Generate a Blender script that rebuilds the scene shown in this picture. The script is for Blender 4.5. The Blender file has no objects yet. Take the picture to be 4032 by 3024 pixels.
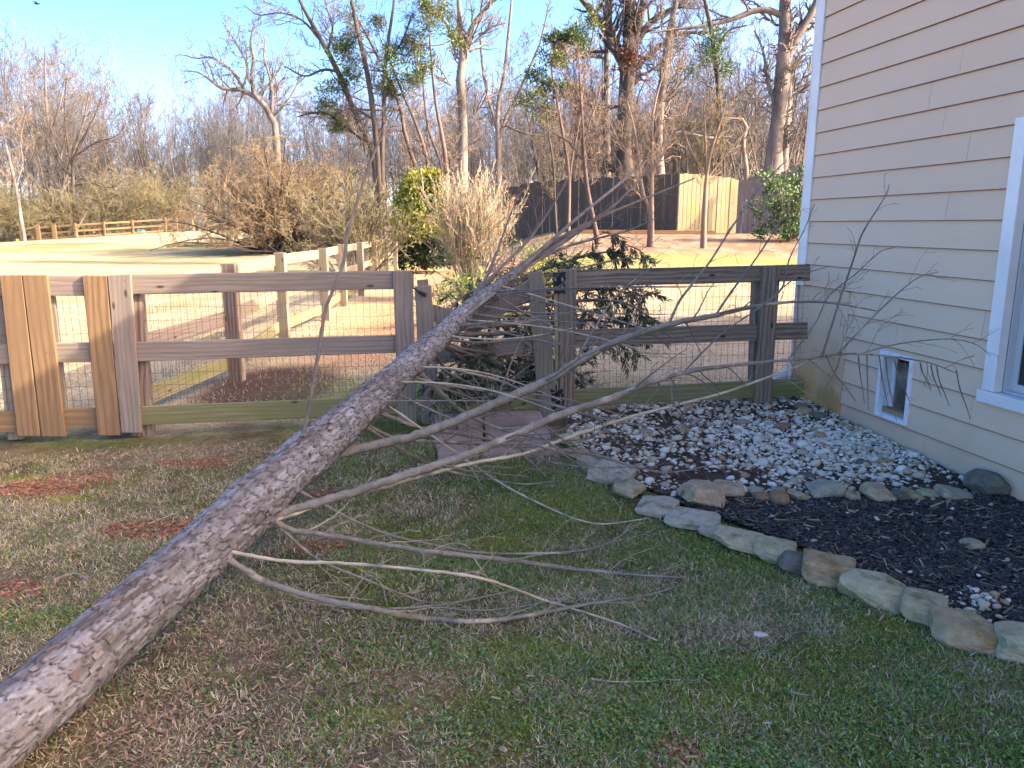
import bpy, bmesh, math, random
import numpy as np
from mathutils import Vector, Matrix

scn = bpy.context.scene
COL = scn.collection
random.seed(7)
RNG = np.random.default_rng(11)

# ------------------------------------------------------------------ camera, sky, sun, exposure
CAM_H = 1.55
PITCH = math.radians(11.7)
FPX, CX, CY = 3028.0, 2016.0, 1512.0
cam_d = bpy.data.cameras.new("camera")
cam_d.sensor_fit = 'HORIZONTAL'
cam_d.sensor_width = 36.0
cam_d.lens = FPX / 4032.0 * 36.0
cam_d.clip_start = 0.05
cam_d.clip_end = 2000.0
cam = bpy.data.objects.new("camera", cam_d)
cam.location = (0, 0, CAM_H)
cam.rotation_euler = (math.pi / 2 - PITCH, 0, 0)
COL.objects.link(cam)
scn.camera = cam

SUN_EL = math.radians(31.0)
SUN_TH = math.radians(80.0)            # light travels to the left and slightly forward
travel = Vector((-math.sin(SUN_TH) * math.cos(SUN_EL), math.cos(SUN_TH) * math.cos(SUN_EL), -math.sin(SUN_EL)))
world = bpy.data.worlds.new("World")
scn.world = world
world.use_nodes = True
wn = world.node_tree.nodes
wl = world.node_tree.links
bg = wn['Background']
sky = wn.new('ShaderNodeTexSky')
sky.sky_type = 'NISHITA'
sky.sun_disc = False
sky.sun_elevation = SUN_EL
to_sun = -travel
sky.sun_rotation = math.atan2(to_sun.x, to_sun.y)
sky.air_density = 0.5
sky.dust_density = 2.7
sky.ozone_density = 0.8
hs = wn.new('ShaderNodeHueSaturation')
hs.inputs['Saturation'].default_value = 1.36
gm = wn.new('ShaderNodeGamma')
gm.inputs['Gamma'].default_value = 1.14
wl.new(sky.outputs[0], gm.inputs['Color'])
wl.new(gm.outputs[0], hs.inputs['Color'])
wl.new(hs.outputs[0], bg.inputs['Color'])
bg.inputs['Strength'].default_value = 0.15
sun_d = bpy.data.lights.new("sun", 'SUN')
sun_d.energy = 2.0
sun_d.angle = math.radians(0.5)
sun_d.color = (1.0, 0.99, 0.965)
sun = bpy.data.objects.new("sun", sun_d)
sun.rotation_euler = travel.to_track_quat('-Z', 'Y').to_euler()
sun.location = (30, 0, 30)
COL.objects.link(sun)
vs = scn.view_settings
vs.view_transform = 'Standard'
vs.look = 'None'
vs.gamma = 1.0
vs.use_curve_mapping = False
vs.exposure = 2.6
vs.use_white_balance = True
vs.white_balance_temperature = 7800
vs.white_balance_tint = 20
scn.cycles.use_denoising = True
scn.cycles.max_bounces = 6
scn.cycles.diffuse_bounces = 3
scn.cycles.transparent_max_bounces = 6

# ------------------------------------------------------------------ projection helpers (world points from measured directions)
CP, SP = math.cos(PITCH), math.sin(PITCH)
def ray(px, py):
    u = (px - CX) / FPX; v = -(py - CY) / FPX
    return np.array([u, CP + v * SP, -SP + v * CP])
def P(px, py, y):
    r = ray(px, py); t = y / r[1]
    return np.array([r[0] * t, y, CAM_H + r[2] * t])

def sstep(a, b, x):
    t = np.clip((x - a) / (b - a), 0, 1)
    return t * t * (3 - 2 * t)
def _h(ix, iy, s):
    n = (ix * 374761393 + iy * 668265263 + s * 974634777) & 0xFFFFFFFF
    n = ((n ^ (n >> 13)) * 1274126177) & 0xFFFFFFFF
    return ((n ^ (n >> 16)) & 0xFFFF) / 65535.0
def vnoise(x, y, s=0):
    x = np.asarray(x, float); y = np.asarray(y, float)
    ix = np.floor(x).astype(np.int64); iy = np.floor(y).astype(np.int64)
    fx = x - ix; fy = y - iy
    fx = fx * fx * (3 - 2 * fx); fy = fy * fy * (3 - 2 * fy)
    a = _h(ix, iy, s); b = _h(ix + 1, iy, s); c = _h(ix, iy + 1, s); d = _h(ix + 1, iy + 1, s)
    return (a * (1 - fx) + b * fx) * (1 - fy) + (c * (1 - fx) + d * fx) * fy
def fbm(x, y, s=0, o=4):
    v = 0; a = 0.5; n = 0
    for i in range(o):
        v = v + a * vnoise(x * 2 ** i, y * 2 ** i, s + i * 17); n += a; a *= 0.55
    return v / n

def T(x, y):
    """height of the ground"""
    x = np.asarray(x, float); y = np.asarray(y, float)
    near = -0.04 * np.clip(6.5 - y, 0, 6.5)
    zr = np.interp(y, [7, 9, 12, 15, 18, 22, 26, 60, 120], [0, .05, .4, .75, 1.0, 1.2, 1.28, 1.5, 2.0])
    zl = sstep(32, 72, y) * np.interp(x, [-60, -43, -30, -15], [0, 0, .95, 1.5])
    wx = sstep(-2.6, 2.0, x - 0.0 * y)
    z = near + zr * wx + zl * (1 - wx)
    z = z + 0.02 * (fbm(x * 1.3, y * 1.3, 5, 3) - 0.5) * sstep(0.5, 3, y)
    return z
def G(px, py, dz=0.0):
    r = ray(px, py)
    ts = np.concatenate([np.linspace(1.0, 12, 500), np.linspace(12, 140, 2500)])
    z = CAM_H + r[2] * ts
    d = z - T(r[0] * ts, r[1] * ts) - dz
    i = np.argmax(d < 0)
    if d[i] >= 0: i = len(ts) - 1
    t0, t1 = ts[max(i - 1, 0)], ts[i]
    for _ in range(24):
        tm = 0.5 * (t0 + t1)
        if CAM_H + r[2] * tm - float(T(r[0] * tm, r[1] * tm)) - dz < 0: t1 = tm
        else: t0 = tm
    return np.array([r[0] * t1, r[1] * t1, CAM_H + r[2] * t1])
def on_plane(px, py, p0, n):
    r = ray(px, py); o = np.array([0, 0, CAM_H])
    t = np.dot(np.asarray(p0) - o, n) / np.dot(r, n)
    return o + r * t
# front fence plane
F0 = np.array([-3.69, 5.51, 0.0])
FD = np.array([2.18 + 3.69, 6.52 - 5.51, 0.0]); FD /= np.linalg.norm(FD)
FN = np.array([FD[1], -FD[0], 0.0])            # towards the camera
UP = np.array([0, 0, 1.0])
def onF(px, py, off=0.0):
    return on_plane(px, py, F0 + FN * off, FN)
# house wall frame: X towards the camera along the wall, Y into the house
H0 = np.array([2.58, 6.91, 0.0])
ha = math.radians(10.0)
HX = np.array([math.sin(ha), -math.cos(ha), 0.0]); HY = np.array([math.cos(ha), math.sin(ha), 0.0])
HMAT = Matrix(((HX[0], HY[0], 0, H0[0]), (HX[1], HY[1], 0, H0[1]), (0, 0, 1, 0), (0, 0, 0, 1)))
def onW(px, py, off=0.0):
    q = on_plane(px, py, H0 - HY * off, HY)
    return float(np.dot(q - H0, HX)), float(q[2])

# ------------------------------------------------------------------ mesh and object helpers
def mk_mesh(name, V, quads=None, tris=None, mats=(), smooth=False, fmat=None, col=None):
    V = np.ascontiguousarray(V, dtype=np.float32).reshape(-1, 3)
    nq = 0 if quads is None else len(quads); nt = 0 if tris is None else len(tris)
    loops = []
    if nq: loops.append(np.asarray(quads, dtype=np.int32).ravel())
    if nt: loops.append(np.asarray(tris, dtype=np.int32).ravel())
    loops = np.concatenate(loops)
    tot = np.concatenate([np.full(nq, 4, np.int32), np.full(nt, 3, np.int32)])
    st = np.concatenate([[0], np.cumsum(tot)[:-1]]).astype(np.int32)
    me = bpy.data.meshes.new(name)
    me.vertices.add(len(V)); me.vertices.foreach_set('co', V.ravel())
    me.loops.add(len(loops)); me.loops.foreach_set('vertex_index', loops)
    me.polygons.add(nq + nt)
    me.polygons.foreach_set('loop_start', st)
    me.polygons.foreach_set('loop_total', tot)
    me.polygons.foreach_set('use_smooth', np.full(nq + nt, bool(smooth)))
    for m in mats: me.materials.append(m)
    if fmat is not None: me.polygons.foreach_set('material_index', np.asarray(fmat, np.int32))
    if col is not None:
        at = me.color_attributes.new('Col', 'FLOAT_COLOR', 'POINT')
        c = np.ones((len(V), 4), np.float32); c[:, :3] = col
        at.data.foreach_set('color', c.ravel())
    me.update(calc_edges=True)
    me.validate()
    return me
def link(name, data, parent=None, loc=None, mat=None, label=None, cat=None, group=None, kind=None):
    o = bpy.data.objects.new(name, data)
    COL.objects.link(o)
    if parent is not None: o.parent = parent
    if mat is not None: o.matrix_local = mat
    if loc is not None: o.location = loc
    tag(o, label, cat, group, kind)
    return o
def tag(o, label=None, cat=None, group=None, kind=None):
    if label: o['label'] = label
    if cat: o['category'] = cat
    if group: o['group'] = group
    if kind: o['kind'] = kind
def thing(name, label, cat, loc=(0, 0, 0), group=None):
    o = bpy.data.objects.new(name, None)
    o.empty_display_size = 0.2
    o.location = loc
    COL.objects.link(o)
    tag(o, label, cat, group)
    return o
def rel(parent, V):
    """world points to coordinates of an unrotated parent"""
    return np.asarray(V, float) - np.array(parent.location)

def tubes(paths, radii, sides=3, caps=False):
    """(n,K,3) paths with (n,K) radii -> verts, quads"""
    paths = np.asarray(paths, float); radii = np.asarray(radii, float)
    n, K, _ = paths.shape
    t = np.gradient(paths, axis=1)
    t /= np.linalg.norm(t, axis=2, keepdims=True) + 1e-9
    ref = np.where(np.abs(t[:, :1, 2:3]) > 0.8, np.array([[[1.0, 0.13, 0]]]), np.array([[[0.1, 0.07, 1.0]]]))
    u = np.empty_like(t); prev = np.broadcast_to(ref, (n, 1, 3))[:, 0]
    for k in range(K):
        d = prev - (prev * t[:, k]).sum(1, keepdims=True) * t[:, k]
        d /= np.linalg.norm(d, axis=1, keepdims=True) + 1e-9
        u[:, k] = d; prev = d
    v = np.cross(t, u)
    a = np.arange(sides) * 2 * math.pi / sides
    ca, sa = np.cos(a), np.sin(a)
    ring = paths[:, :, None, :] + radii[:, :, None, None] * (u[:, :, None, :] * ca[None, None, :, None] + v[:, :, None, :] * sa[None, None, :, None])
    V = ring.reshape(-1, 3)
    i = np.arange(n)[:, None, None] * K * sides; k = np.arange(K - 1)[None, :, None] * sides; s = np.arange(sides)[None, None, :]
    s2 = (s + 1) % sides
    Q = np.stack([i + k + s, i + k + s2, i + k + sides + s2, i + k + sides + s], -1).reshape(-1, 4)
    if caps and sides == 4:
        b = (np.arange(n) * K * sides)[:, None]
        c0 = b + np.array([[3, 2, 1, 0]]); c1 = b + (K - 1) * sides + np.array([[0, 1, 2, 3]])
        Q = np.concatenate([Q, c0, c1])
    return V, Q
class Geo:
    """collects verts / quads / tris and colours"""
    def __init__(s): s.V = []; s.Q = []; s.Tr = []; s.C = []; s.n = 0
    def add(s, V, Q=None, Tr=None, C=None):
        V = np.asarray(V, float).reshape(-1, 3)
        if Q is not None and len(Q): s.Q.append(np.asarray(Q) + s.n)
        if Tr is not None and len(Tr): s.Tr.append(np.asarray(Tr) + s.n)
        s.V.append(V)
        if C is not None:
            C = np.asarray(C, float)
            s.C.append(np.broadcast_to(C, (len(V), 3)) if C.ndim == 1 else C)
        s.n += len(V)
    def tube(s, paths, radii, sides=3, C=None, caps=False):
        V, Q = tubes(paths, radii, sides, caps); s.add(V, Q, None, C)
    def mesh(s, name, mats, smooth=False, org=None):
        V = np.concatenate(s.V)
        if org is not None: V = V - np.asarray(org)
        return mk_mesh(name, V, np.concatenate(s.Q) if s.Q else None, np.concatenate(s.Tr) if s.Tr else None, mats, smooth,
                       col=np.concatenate(s.C) if s.C else None)
def spline(pts, per=4):
    """Catmull-Rom through points (any dimension)"""
    p = np.asarray(pts, float)
    q = np.vstack([2 * p[0] - p[1], p, 2 * p[-1] - p[-2]])
    out = []
    for i in range(1, len(q) - 2):
        for k in range(per):
            t = k / per
            out.append(0.5 * ((2 * q[i]) + (-q[i - 1] + q[i + 1]) * t + (2 * q[i - 1] - 5 * q[i] + 4 * q[i + 1] - q[i + 2]) * t * t
                              + (-q[i - 1] + 3 * q[i] - 3 * q[i + 1] + q[i + 2]) * t ** 3))
    out.append(p[-1])
    return np.array(out)
BOXQ = np.array([[0, 3, 2, 1], [4, 5, 6, 7], [0, 1, 5, 4], [1, 2, 6, 5], [2, 3, 7, 6], [3, 0, 4, 7]])
def box_mesh(name, x0, x1, y0, y1, z0, z1, mats, bev=0.0):
    V = np.array([[x0, y0, z0], [x1, y0, z0], [x1, y1, z0], [x0, y1, z0], [x0, y0, z1], [x1, y0, z1], [x1, y1, z1], [x0, y1, z1]])
    me = mk_mesh(name, V, BOXQ, None, mats)
    if bev: bevel(me, bev)
    return me
def bevel(me, w, seg=1):
    bm = bmesh.new(); bm.from_mesh(me)
    bmesh.ops.bevel(bm, geom=bm.edges[:], offset=w, segments=seg, affect='EDGES', clamp_overlap=True)
    bm.to_mesh(me); bm.free(); me.update()

# ------------------------------------------------------------------ materials
def new_mat(name):
    m = bpy.data.materials.new(name); m.use_nodes = True
    nt = m.node_tree; b = nt.nodes['Principled BSDF']
    b.inputs['Specular IOR Level'].default_value = 0.3
    return m, nt, b
def nd(nt, typ, **kw):
    n = nt.nodes.new(typ)
    for k, v in kw.items():
        if k in n.inputs: n.inputs[k].default_value = v
        else: setattr(n, k, v)
    return n
def mixc(nt, a, b, f, mode='MIX'):
    n = nt.nodes.new('ShaderNodeMix'); n.data_type = 'RGBA'; n.blend_type = mode
    for i, v in ((6, a), (7, b), (0, f)):
        if hasattr(v, 'node'): nt.links.new(v, n.inputs[i])
        elif i == 0: n.inputs[0].default_value = v
        else: n.inputs[i].default_value = (*v, 1)
    return n.outputs[2]
def ramp(nt, f, a, b):
    n = nd(nt, 'ShaderNodeMapRange'); n.inputs[1].default_value = a; n.inputs[2].default_value = b
    nt.links.new(f, n.inputs[0]); return n.outputs[0]
def noise(nt, vec, scale, detail=3, rough=0.55, dist=0.0):
    n = nd(nt, 'ShaderNodeTexNoise', Scale=scale, Detail=detail, Roughness=rough, Distortion=dist)
    if vec is not None: nt.links.new(vec, n.inputs['Vector'])
    return n.outputs['Fac']
def objvec(nt, scale=(1, 1, 1), shift=True):
    tc = nd(nt, 'ShaderNodeTexCoord'); mp = nd(nt, 'ShaderNodeMapping'); mp.inputs['Scale'].default_value = scale
    if shift:
        oi = nd(nt, 'ShaderNodeObjectInfo'); mu = nd(nt, 'ShaderNodeMath', operation='MULTIPLY'); mu.inputs[1].default_value = 37.0
        nt.links.new(oi.outputs['Random'], mu.inputs[0])
        ad = nd(nt, 'ShaderNodeVectorMath', operation='ADD')
        cb = nd(nt, 'ShaderNodeCombineXYZ')
        for i in range(3): nt.links.new(mu.outputs[0], cb.inputs[i])
        nt.links.new(tc.outputs['Object'], ad.inputs[0]); nt.links.new(cb.outputs[0], ad.inputs[1])
        nt.links.new(ad.outputs[0], mp.inputs['Vector'])
    else:
        nt.links.new(tc.outputs['Object'], mp.inputs['Vector'])
    return mp.outputs[0]
def bump(nt, b, h, strength=0.4, dist=0.01):
    n = nd(nt, 'ShaderNodeBump', Strength=strength, Distance=dist)
    nt.links.new(h, n.inputs['Height']); nt.links.new(n.outputs[0], b.inputs['Normal'])
def two_tone(name, c1, c2, scale=6, rough=0.85, bmp=0.3, bdist=0.01, stretch=(1, 1, 1), detail=5, lo=0.35, hi=0.65, c3=None, s3=2.0, f3=(0.5, 0.7)):
    m, nt, b = new_mat(name)
    v = objvec(nt, stretch)
    n = noise(nt, v, scale, detail)
    c = mixc(nt, c1, c2, ramp(nt, n, lo, hi))
    if c3 is not None:
        c = mixc(nt, c, c3, ramp(nt, noise(nt, v, s3, 3), *f3))
    nt.links.new(c, b.inputs['Base Color']); b.inputs['Roughness'].default_value = rough
    if bmp: bump(nt, b, noise(nt, v, scale * 3, detail), bmp, bdist)
    return m
def plain(name, c, rough=0.5, metal=0.0):
    m, nt, b = new_mat(name)
    b.inputs['Base Color'].default_value = (*c, 1); b.inputs['Roughness'].default_value = rough; b.inputs['Metallic'].default_value = metal
    return m
def attr_mat(name, rough=0.85, var=0.25, scale=40, bmp=0.0, trans=0.0, spec=0.2, bdist=0.005):
    """base colour from the per-piece colour attribute"""
    m, nt, b = new_mat(name)
    a = nd(nt, 'ShaderNodeAttribute', attribute_name='Col')
    c = a.outputs['Color']
    v = objvec(nt, (1, 1, 1), False)
    if var:
        n = noise(nt, v, scale, 4)
        mr = nd(nt, 'ShaderNodeMapRange'); mr.inputs[3].default_value = 1 - var; mr.inputs[4].default_value = 1 + var
        mr.inputs[1].default_value = .25; mr.inputs[2].default_value = .75
        nt.links.new(n, mr.inputs[0])
        c = mixc(nt, c, (1, 1, 1), 1.0, 'MULTIPLY')
        mul = c.node; nt.links.new(mr.outputs[0], mul.inputs[7])
    nt.links.new(c, b.inputs['Base Color']); b.inputs['Roughness'].default_value = rough
    b.inputs['Specular IOR Level'].default_value = spec
    if bmp: bump(nt, b, noise(nt, v, scale * 2, 5), bmp, bdist)
    if trans:
        tr = nd(nt, 'ShaderNodeBsdfTranslucent'); nt.links.new(c, tr.inputs['Color'])
        mx = nd(nt, 'ShaderNodeMixShader'); mx.inputs[0].default_value = trans
        nt.links.new(b.outputs[0], mx.inputs[1]); nt.links.new(tr.outputs[0], mx.inputs[2])
        nt.links.new(mx.outputs[0], nt.nodes['Material Output'].inputs['Surface'])
    return m
def wood(name, light, dark, tint=None, tintf=(0.45, 0.7), rings=9.0, contrast=0.8, grey=0.0, rough=0.85):
    """sawn board, grain along local X"""
    m, nt, b = new_mat(name)
    v = objvec(nt, (0.16, 1.0, 1.0))
    w = nd(nt, 'ShaderNodeTexWave', wave_type='BANDS', bands_direction='Y', wave_profile='SIN')
    for k, val in (('Scale', rings), ('Distortion', 7.0), ('Detail', 3.0), ('Detail Scale', 1.1), ('Detail Roughness', 0.6)):
        w.inputs[k].default_value = val
    nt.links.new(v, w.inputs['Vector'])
    v2 = objvec(nt, (1.2, 60, 60)); fine = noise(nt, v2, 2.2, 5, 0.6)
    v3 = objvec(nt, (0.8, 2.5, 2.5)); blot = noise(nt, v3, 2.0, 3)
    f = nd(nt, 'ShaderNodeMath', operation='MULTIPLY'); nt.links.new(ramp(nt, w.outputs['Fac'], 0.2, 1.05), f.inputs[0]); f.inputs[1].default_value = contrast
    c = mixc(nt, light, dark, f.outputs[0])
    c = mixc(nt, c, tuple(x * 0.55 for x in dark), ramp(nt, fine, 0.52, 0.85))
    c = mixc(nt, c, tuple(min(1, x * 1.25) for x in light), ramp(nt, fine, 0.45, 0.15))
    c = mixc(nt, c, tuple(x * 0.7 for x in light), ramp(nt, blot, 0.45, 0.75))
    if tint is not None: c = mixc(nt, c, tint, ramp(nt, noise(nt, objvec(nt, (0.5, 3, 3)), 2.3, 4), *tintf))
    # knots
    vk = objvec(nt, (2.6, 7.5, 0.01)); vo = nd(nt, 'ShaderNodeTexVoronoi', Scale=1.0); nt.links.new(vk, vo.inputs['Vector'])
    vo.voronoi_dimensions = '2D'
    kr = nd(nt, 'ShaderNodeSeparateColor'); nt.links.new(vo.outputs['Color'], kr.inputs[0])
    km = nd(nt, 'ShaderNodeMath', operation='MULTIPLY'); nt.links.new(ramp(nt, vo.outputs['Distance'], 0.10, 0.04), km.inputs[0]); nt.links.new(ramp(nt, kr.outputs[0], 0.66, 0.72), km.inputs[1])
    kf = km.outputs[0]
    c = mixc(nt, c, tuple(x * 0.3 for x in dark), kf)
    nt.links.new(c, b.inputs['Base Color']); b.inputs['Roughness'].default_value = rough
    bump(nt, b, fine, 0.35, 0.004)
    return m

M = {}
M['wood_grey'] = wood('weathered_grey_wood', (.29, .225, .165), (.18, .136, .098), (.20, .18, .095), (.6, .9), contrast=.7)
M['wood_green'] = wood('mossy_grey_wood', (.27, .235, .12), (.165, .135, .065), (.16, .16, .045), (.40, .70))
M['wood_new'] = wood('new_treated_pine', (.285, .175, .085), (.17, .093, .04), (.22, .135, .065), (.5, .8), rings=6, contrast=0.85)
M['wood_brown'] = wood('brown_grained_pine', (.30, .215, .15), (.115, .072, .047), None, rings=8, contrast=.9)
M['wood_far'] = wood('orange_far_fence_wood', (.26, .165, .085), (.20, .12, .06), None)
M['wood_pale'] = wood('pale_weathered_wood', (.27, .22, .155), (.18, .14, .095), (.19, .18, .09), (.5, .8))
M['split_wood'] = wood('raw_split_wood', (.55, .40, .20), (.40, .27, .12), None)
M['black_iron'] = plain('black_powder_coated_iron', (.012, .013, .02), 0.45, 0.2)
M['wire'] = plain('dull_galvanised_wire', (.10, .10, .10), 0.5, 0.6)
M['white_paint'] = two_tone('white_trim_paint', (.86, .77, .67), (.74, .66, .57), 3, 0.5, 0.05, f3=(0.6, 0.9), c3=(.55, .52, .48), s3=1.3)
M['pebble'] = attr_mat('pebble_stone', 0.55, 0.12, 60, 0.15, 0, 0.4)
M['chip'] = attr_mat('wood_chip', 0.85, 0.3, 90, 0.3)
M['grass'] = attr_mat('grass_blade', 0.7, 0.0, 40, 0, 0.25)
M['foliage'] = attr_mat('leaf', 0.5, 0.0, 40, 0, 0.2, 0.4)
M['twig'] = attr_mat('twig_bark', 0.85, 0.2, 8, 0)
# ------------------------------------------------------------------ ground
def axis(fine0, fine1, step, far0, far1, g):
    a = list(np.arange(fine0, fine1 + 1e-6, step)); s = step
    while a[-1] < far1: s = min(s * g, 25); a.append(a[-1] + s)
    s = step; lo = []; v = fine0
    while v > far0: s = min(s * g, 25); v -= s; lo.append(v)
    return np.array(lo[::-1] + a)
GX = axis(-5.0, 3.5, 0.075, -420, 420, 1.08)
GY = axis(1.4, 8.5, 0.075, -25, 600, 1.045)
ZONES = []
def zone(kind, px, py, rx, ry, s=1.0):
    q = G(px, py); ZONES.append((kind, q[0], q[1], rx, ry, s))
zone('clay', 160, 1925, .30, .16); zone('clay', 590, 2080, .30, .13); zone('clay', 330, 1880, .5, .18, .5)
zone('clay', 1290, 1950, .22, .12, .8); zone('clay', 1250, 2150, .22, .08, .6); zone('clay', 60, 2330, .3, .12, .6)
zone('clay', 800, 1820, .5, .18, .5); zone('clay', 2650, 2960, .12, .06, .8)
zone('moss', 90, 1890, .22, .08); zone('moss', 250, 1965, .25, .06); zone('moss', 2300, 2000, .6, .25, .7)
zone('moss', 3000, 2210, .2, .1, .9); zone('moss', 2900, 2640, .14, .05, .9); zone('moss', 3250, 2330, .2, .06, .9); zone('moss', 3560, 2480, .2, .06, .8)
zone('moss', 1950, 2150, .35, .15, .7); zone('moss', 1750, 2750, .25, .1, .6); zone('moss', 2850, 2760, .2, .06, .8)
zone('moss', 2050, 2550, .3, .08, .6); zone('moss', 1450, 2830, .2, .08, .6)
zone('green', 350, 1745, .65, .14); zone('green', 2150, 1900, .5, .2); zone('green', 1900, 1850, .3, .1, .6)
zone('green', 2600, 2620, .45, .14); zone('green', 3300, 2780, .5, .14); zone('green', 2450, 2850, .5, .1)
zone('green', 3950, 2960, .2, .1); zone('green', 1350, 1690, .5, .08); zone('green', 2850, 2200, .5, .15, .5)
zone('green', 1600, 2250, .5, .18, .5); zone('green', 150, 2450, .4, .12, .6); zone('green', 3000, 2950, .5, .1, .9)
zone('dry', 2850, 2420, .38, .17); zone('dry', 3150, 2450, .25, .12); zone('dry', 2330, 1950, .2, .1, .7)
zone('dry', 250, 2100, .5, .2, .7); zone('dry', 3700, 2750, .3, .12, .8); zone('dry', 2300, 2330, .5, .2, .6); zone('dry', 3950, 2700, .2, .2, .7)
zone('dry', 2900, 2350, .5, .2, .6)
zone('litter', 500, 2850, .5, .25); zone('litter', 1000, 2500, .5, .2, .9); zone('litter', 250, 2350, .4, .2, .6); zone('litter', 900, 2950, .5, .15)
zone('litter', 1300, 2700, .4, .15, .6); zone('litter', 800, 1780, .9, .16, .8); zone('litter', 3500, 2900, .3, .1, .5)
def zw(kind, x, y):
    w = np.zeros(np.broadcast(x, y).shape)
    wx = x + 0.12 * (fbm(x * 3, y * 3, 31) - .5); wy = y + 0.12 * (fbm(x * 3, y * 3, 32) - .5)
    for k, cx, cy, rx, ry, s in ZONES:
        if k == kind:
            w = np.maximum(w, s * np.exp(-(((wx - cx) / rx) ** 2 + ((wy - cy) / ry) ** 2)))
    return np.clip(w * (0.55 + 0.9 * fbm(x * 6, y * 6, 33)), 0, 1)
def lerp(a, b, w): return a + (b - a) * w[..., None]
C_ = lambda *c: np.array(c)
def ground_col(x, y):
    n1 = fbm(x * 1.7, y * 1.7, 1, 4); n2 = fbm(x * 7, y * 7, 2, 4); n3 = fbm(x * 25, y * 25, 3, 3)
    soil = C_(.105, .062, .038) * np.ones(x.shape + (3,))
    c = lerp(soil, C_(.19, .135, .08), sstep(.40, .62, n2))
    c = lerp(c, C_(.085, .105, .022), sstep(.40, .58, n1) * .9 * (.4 + .55 * sstep(-2.2, .4, x)))
    c = lerp(c, C_(.155, .135, .018), sstep(.50, .64, fbm(x * 2.6, y * 2.6, 9)) * .8 * (.3 + .7 * sstep(-1.8, .2, x)))
    c = lerp(c, C_(.075, .105, .02), zw('green', x, y) * .9)
    c = lerp(c, C_(.24, .185, .11), zw('dry', x, y) * .7)
    c = lerp(c, C_(.25, .22, .025), zw('moss', x, y) * .95)
    c = lerp(c, C_(.19, .125, .08), zw('litter', x, y) * .7)
    c = lerp(c, C_(.28, .115, .06), sstep(.25, .6, zw('clay', x, y)))
    c = c * (0.75 + 0.5 * n3[..., None])
    # beyond the fence: pale straw lawn with green patches, clay track, dark mulch by the fence corner
    f1 = fbm(x * .22, y * .35, 41, 4); f2 = fbm(x * 1.2, y * 1.2, 42, 4)
    straw = lerp(C_(.385, .31, .18) * np.ones(x.shape + (3,)), C_(.30, .24, .13), sstep(.4, .7, f2))
    straw = lerp(straw, C_(.17, .19, .06), sstep(.55, .68, f1 * .7 + f2 * .3) * .75)
    straw = lerp(straw, C_(.20, .25, .07), sstep(.5, 1.2, np.exp(-((x + 9) / 6) ** 2 - ((y - 25) / 3) ** 2) + f2 * .6 - .1) * .6)
    clay = np.exp(-((x + 1.75 + .05 * (y - 9)) / .75) ** 2) * sstep(7.6, 8.8, y) * (1 - sstep(15, 19, y))
    straw = lerp(straw, C_(.44, .225, .11), np.clip(clay * (.7 + .8 * (f2 - .2)), 0, 1))
    straw = lerp(straw, C_(.40, .23, .12), sstep(.0, .6, sstep(19, 24, y) * (1 - sstep(30, 36, y)) * np.exp(-((x + 1.5) / 2.5) ** 2)) * .6)
    straw = lerp(straw, C_(.27, .235, .165), sstep(-.8, .2, x) * (1 - sstep(10, 13, y)) * .8)
    mul = np.exp(-((x + 2.35) / .75) ** 2 - ((y - 7.4) / 1.3) ** 2)
    straw = lerp(straw, C_(.085, .045, .032), np.clip(sstep(.3, .65, mul + .35 * (f2 - .5)), 0, 1))
    gr = np.exp(-((x + 1.0) / .8) ** 2 - ((y - 6.9) / .9) ** 2)
    straw = lerp(straw, C_(.12, .14, .06), np.clip(gr * f2 * 1.8, 0, 1))
    edge = sstep(5.9, 6.5, y - .17 * (x + 1) + .25 * (n2 - .5))
    c = lerp(c, straw, edge)
    # leaf-covered bank and the strip of green grass before it
    bank_y = 16.6 + .4 * np.sin(x * .9) + .9 * (f2 - .5)
    bx = sstep(-1.2, .2, x) * (1 - sstep(30, 34, x))
    c = lerp(c, C_(.20, .21, .065), sstep(13.8, 15.4, y + (f2 - .5)) * bx * .8)
    bankc = lerp(C_(.205, .125, .075) * np.ones(x.shape + (3,)), C_(.28, .205, .135), sstep(.45, .6, fbm(x * 5, y * 3, 44)))
    bankc = lerp(bankc, C_(.42, .19, .085), np.clip(np.exp(-((x - 4.2) / 1.2) ** 2 - ((y - 16.9) / .5) ** 2) * 1.3, 0, 1))
    c = lerp(c, bankc, sstep(0, .5, y - bank_y) * bx)
    # woodland floor
    wood_ = sstep(0, 6, y - np.interp(x, [-60, -42, -30, -12, -4, 0, 20], [66, 67, 70, 62, 45, 33, 30]))
    c = lerp(c, C_(.13, .10, .06), wood_)
    return c
gx, gy = np.meshgrid(GX, GY)
gz = T(gx, gy)
gV = np.stack([gx, gy, gz], -1)
nx, ny = len(GX), len(GY)
ii = (np.arange(ny - 1)[:, None] * nx + np.arange(nx - 1)[None, :]).ravel()
gQ = np.stack([ii, ii + 1, ii + nx + 1, ii + nx], -1)
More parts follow.
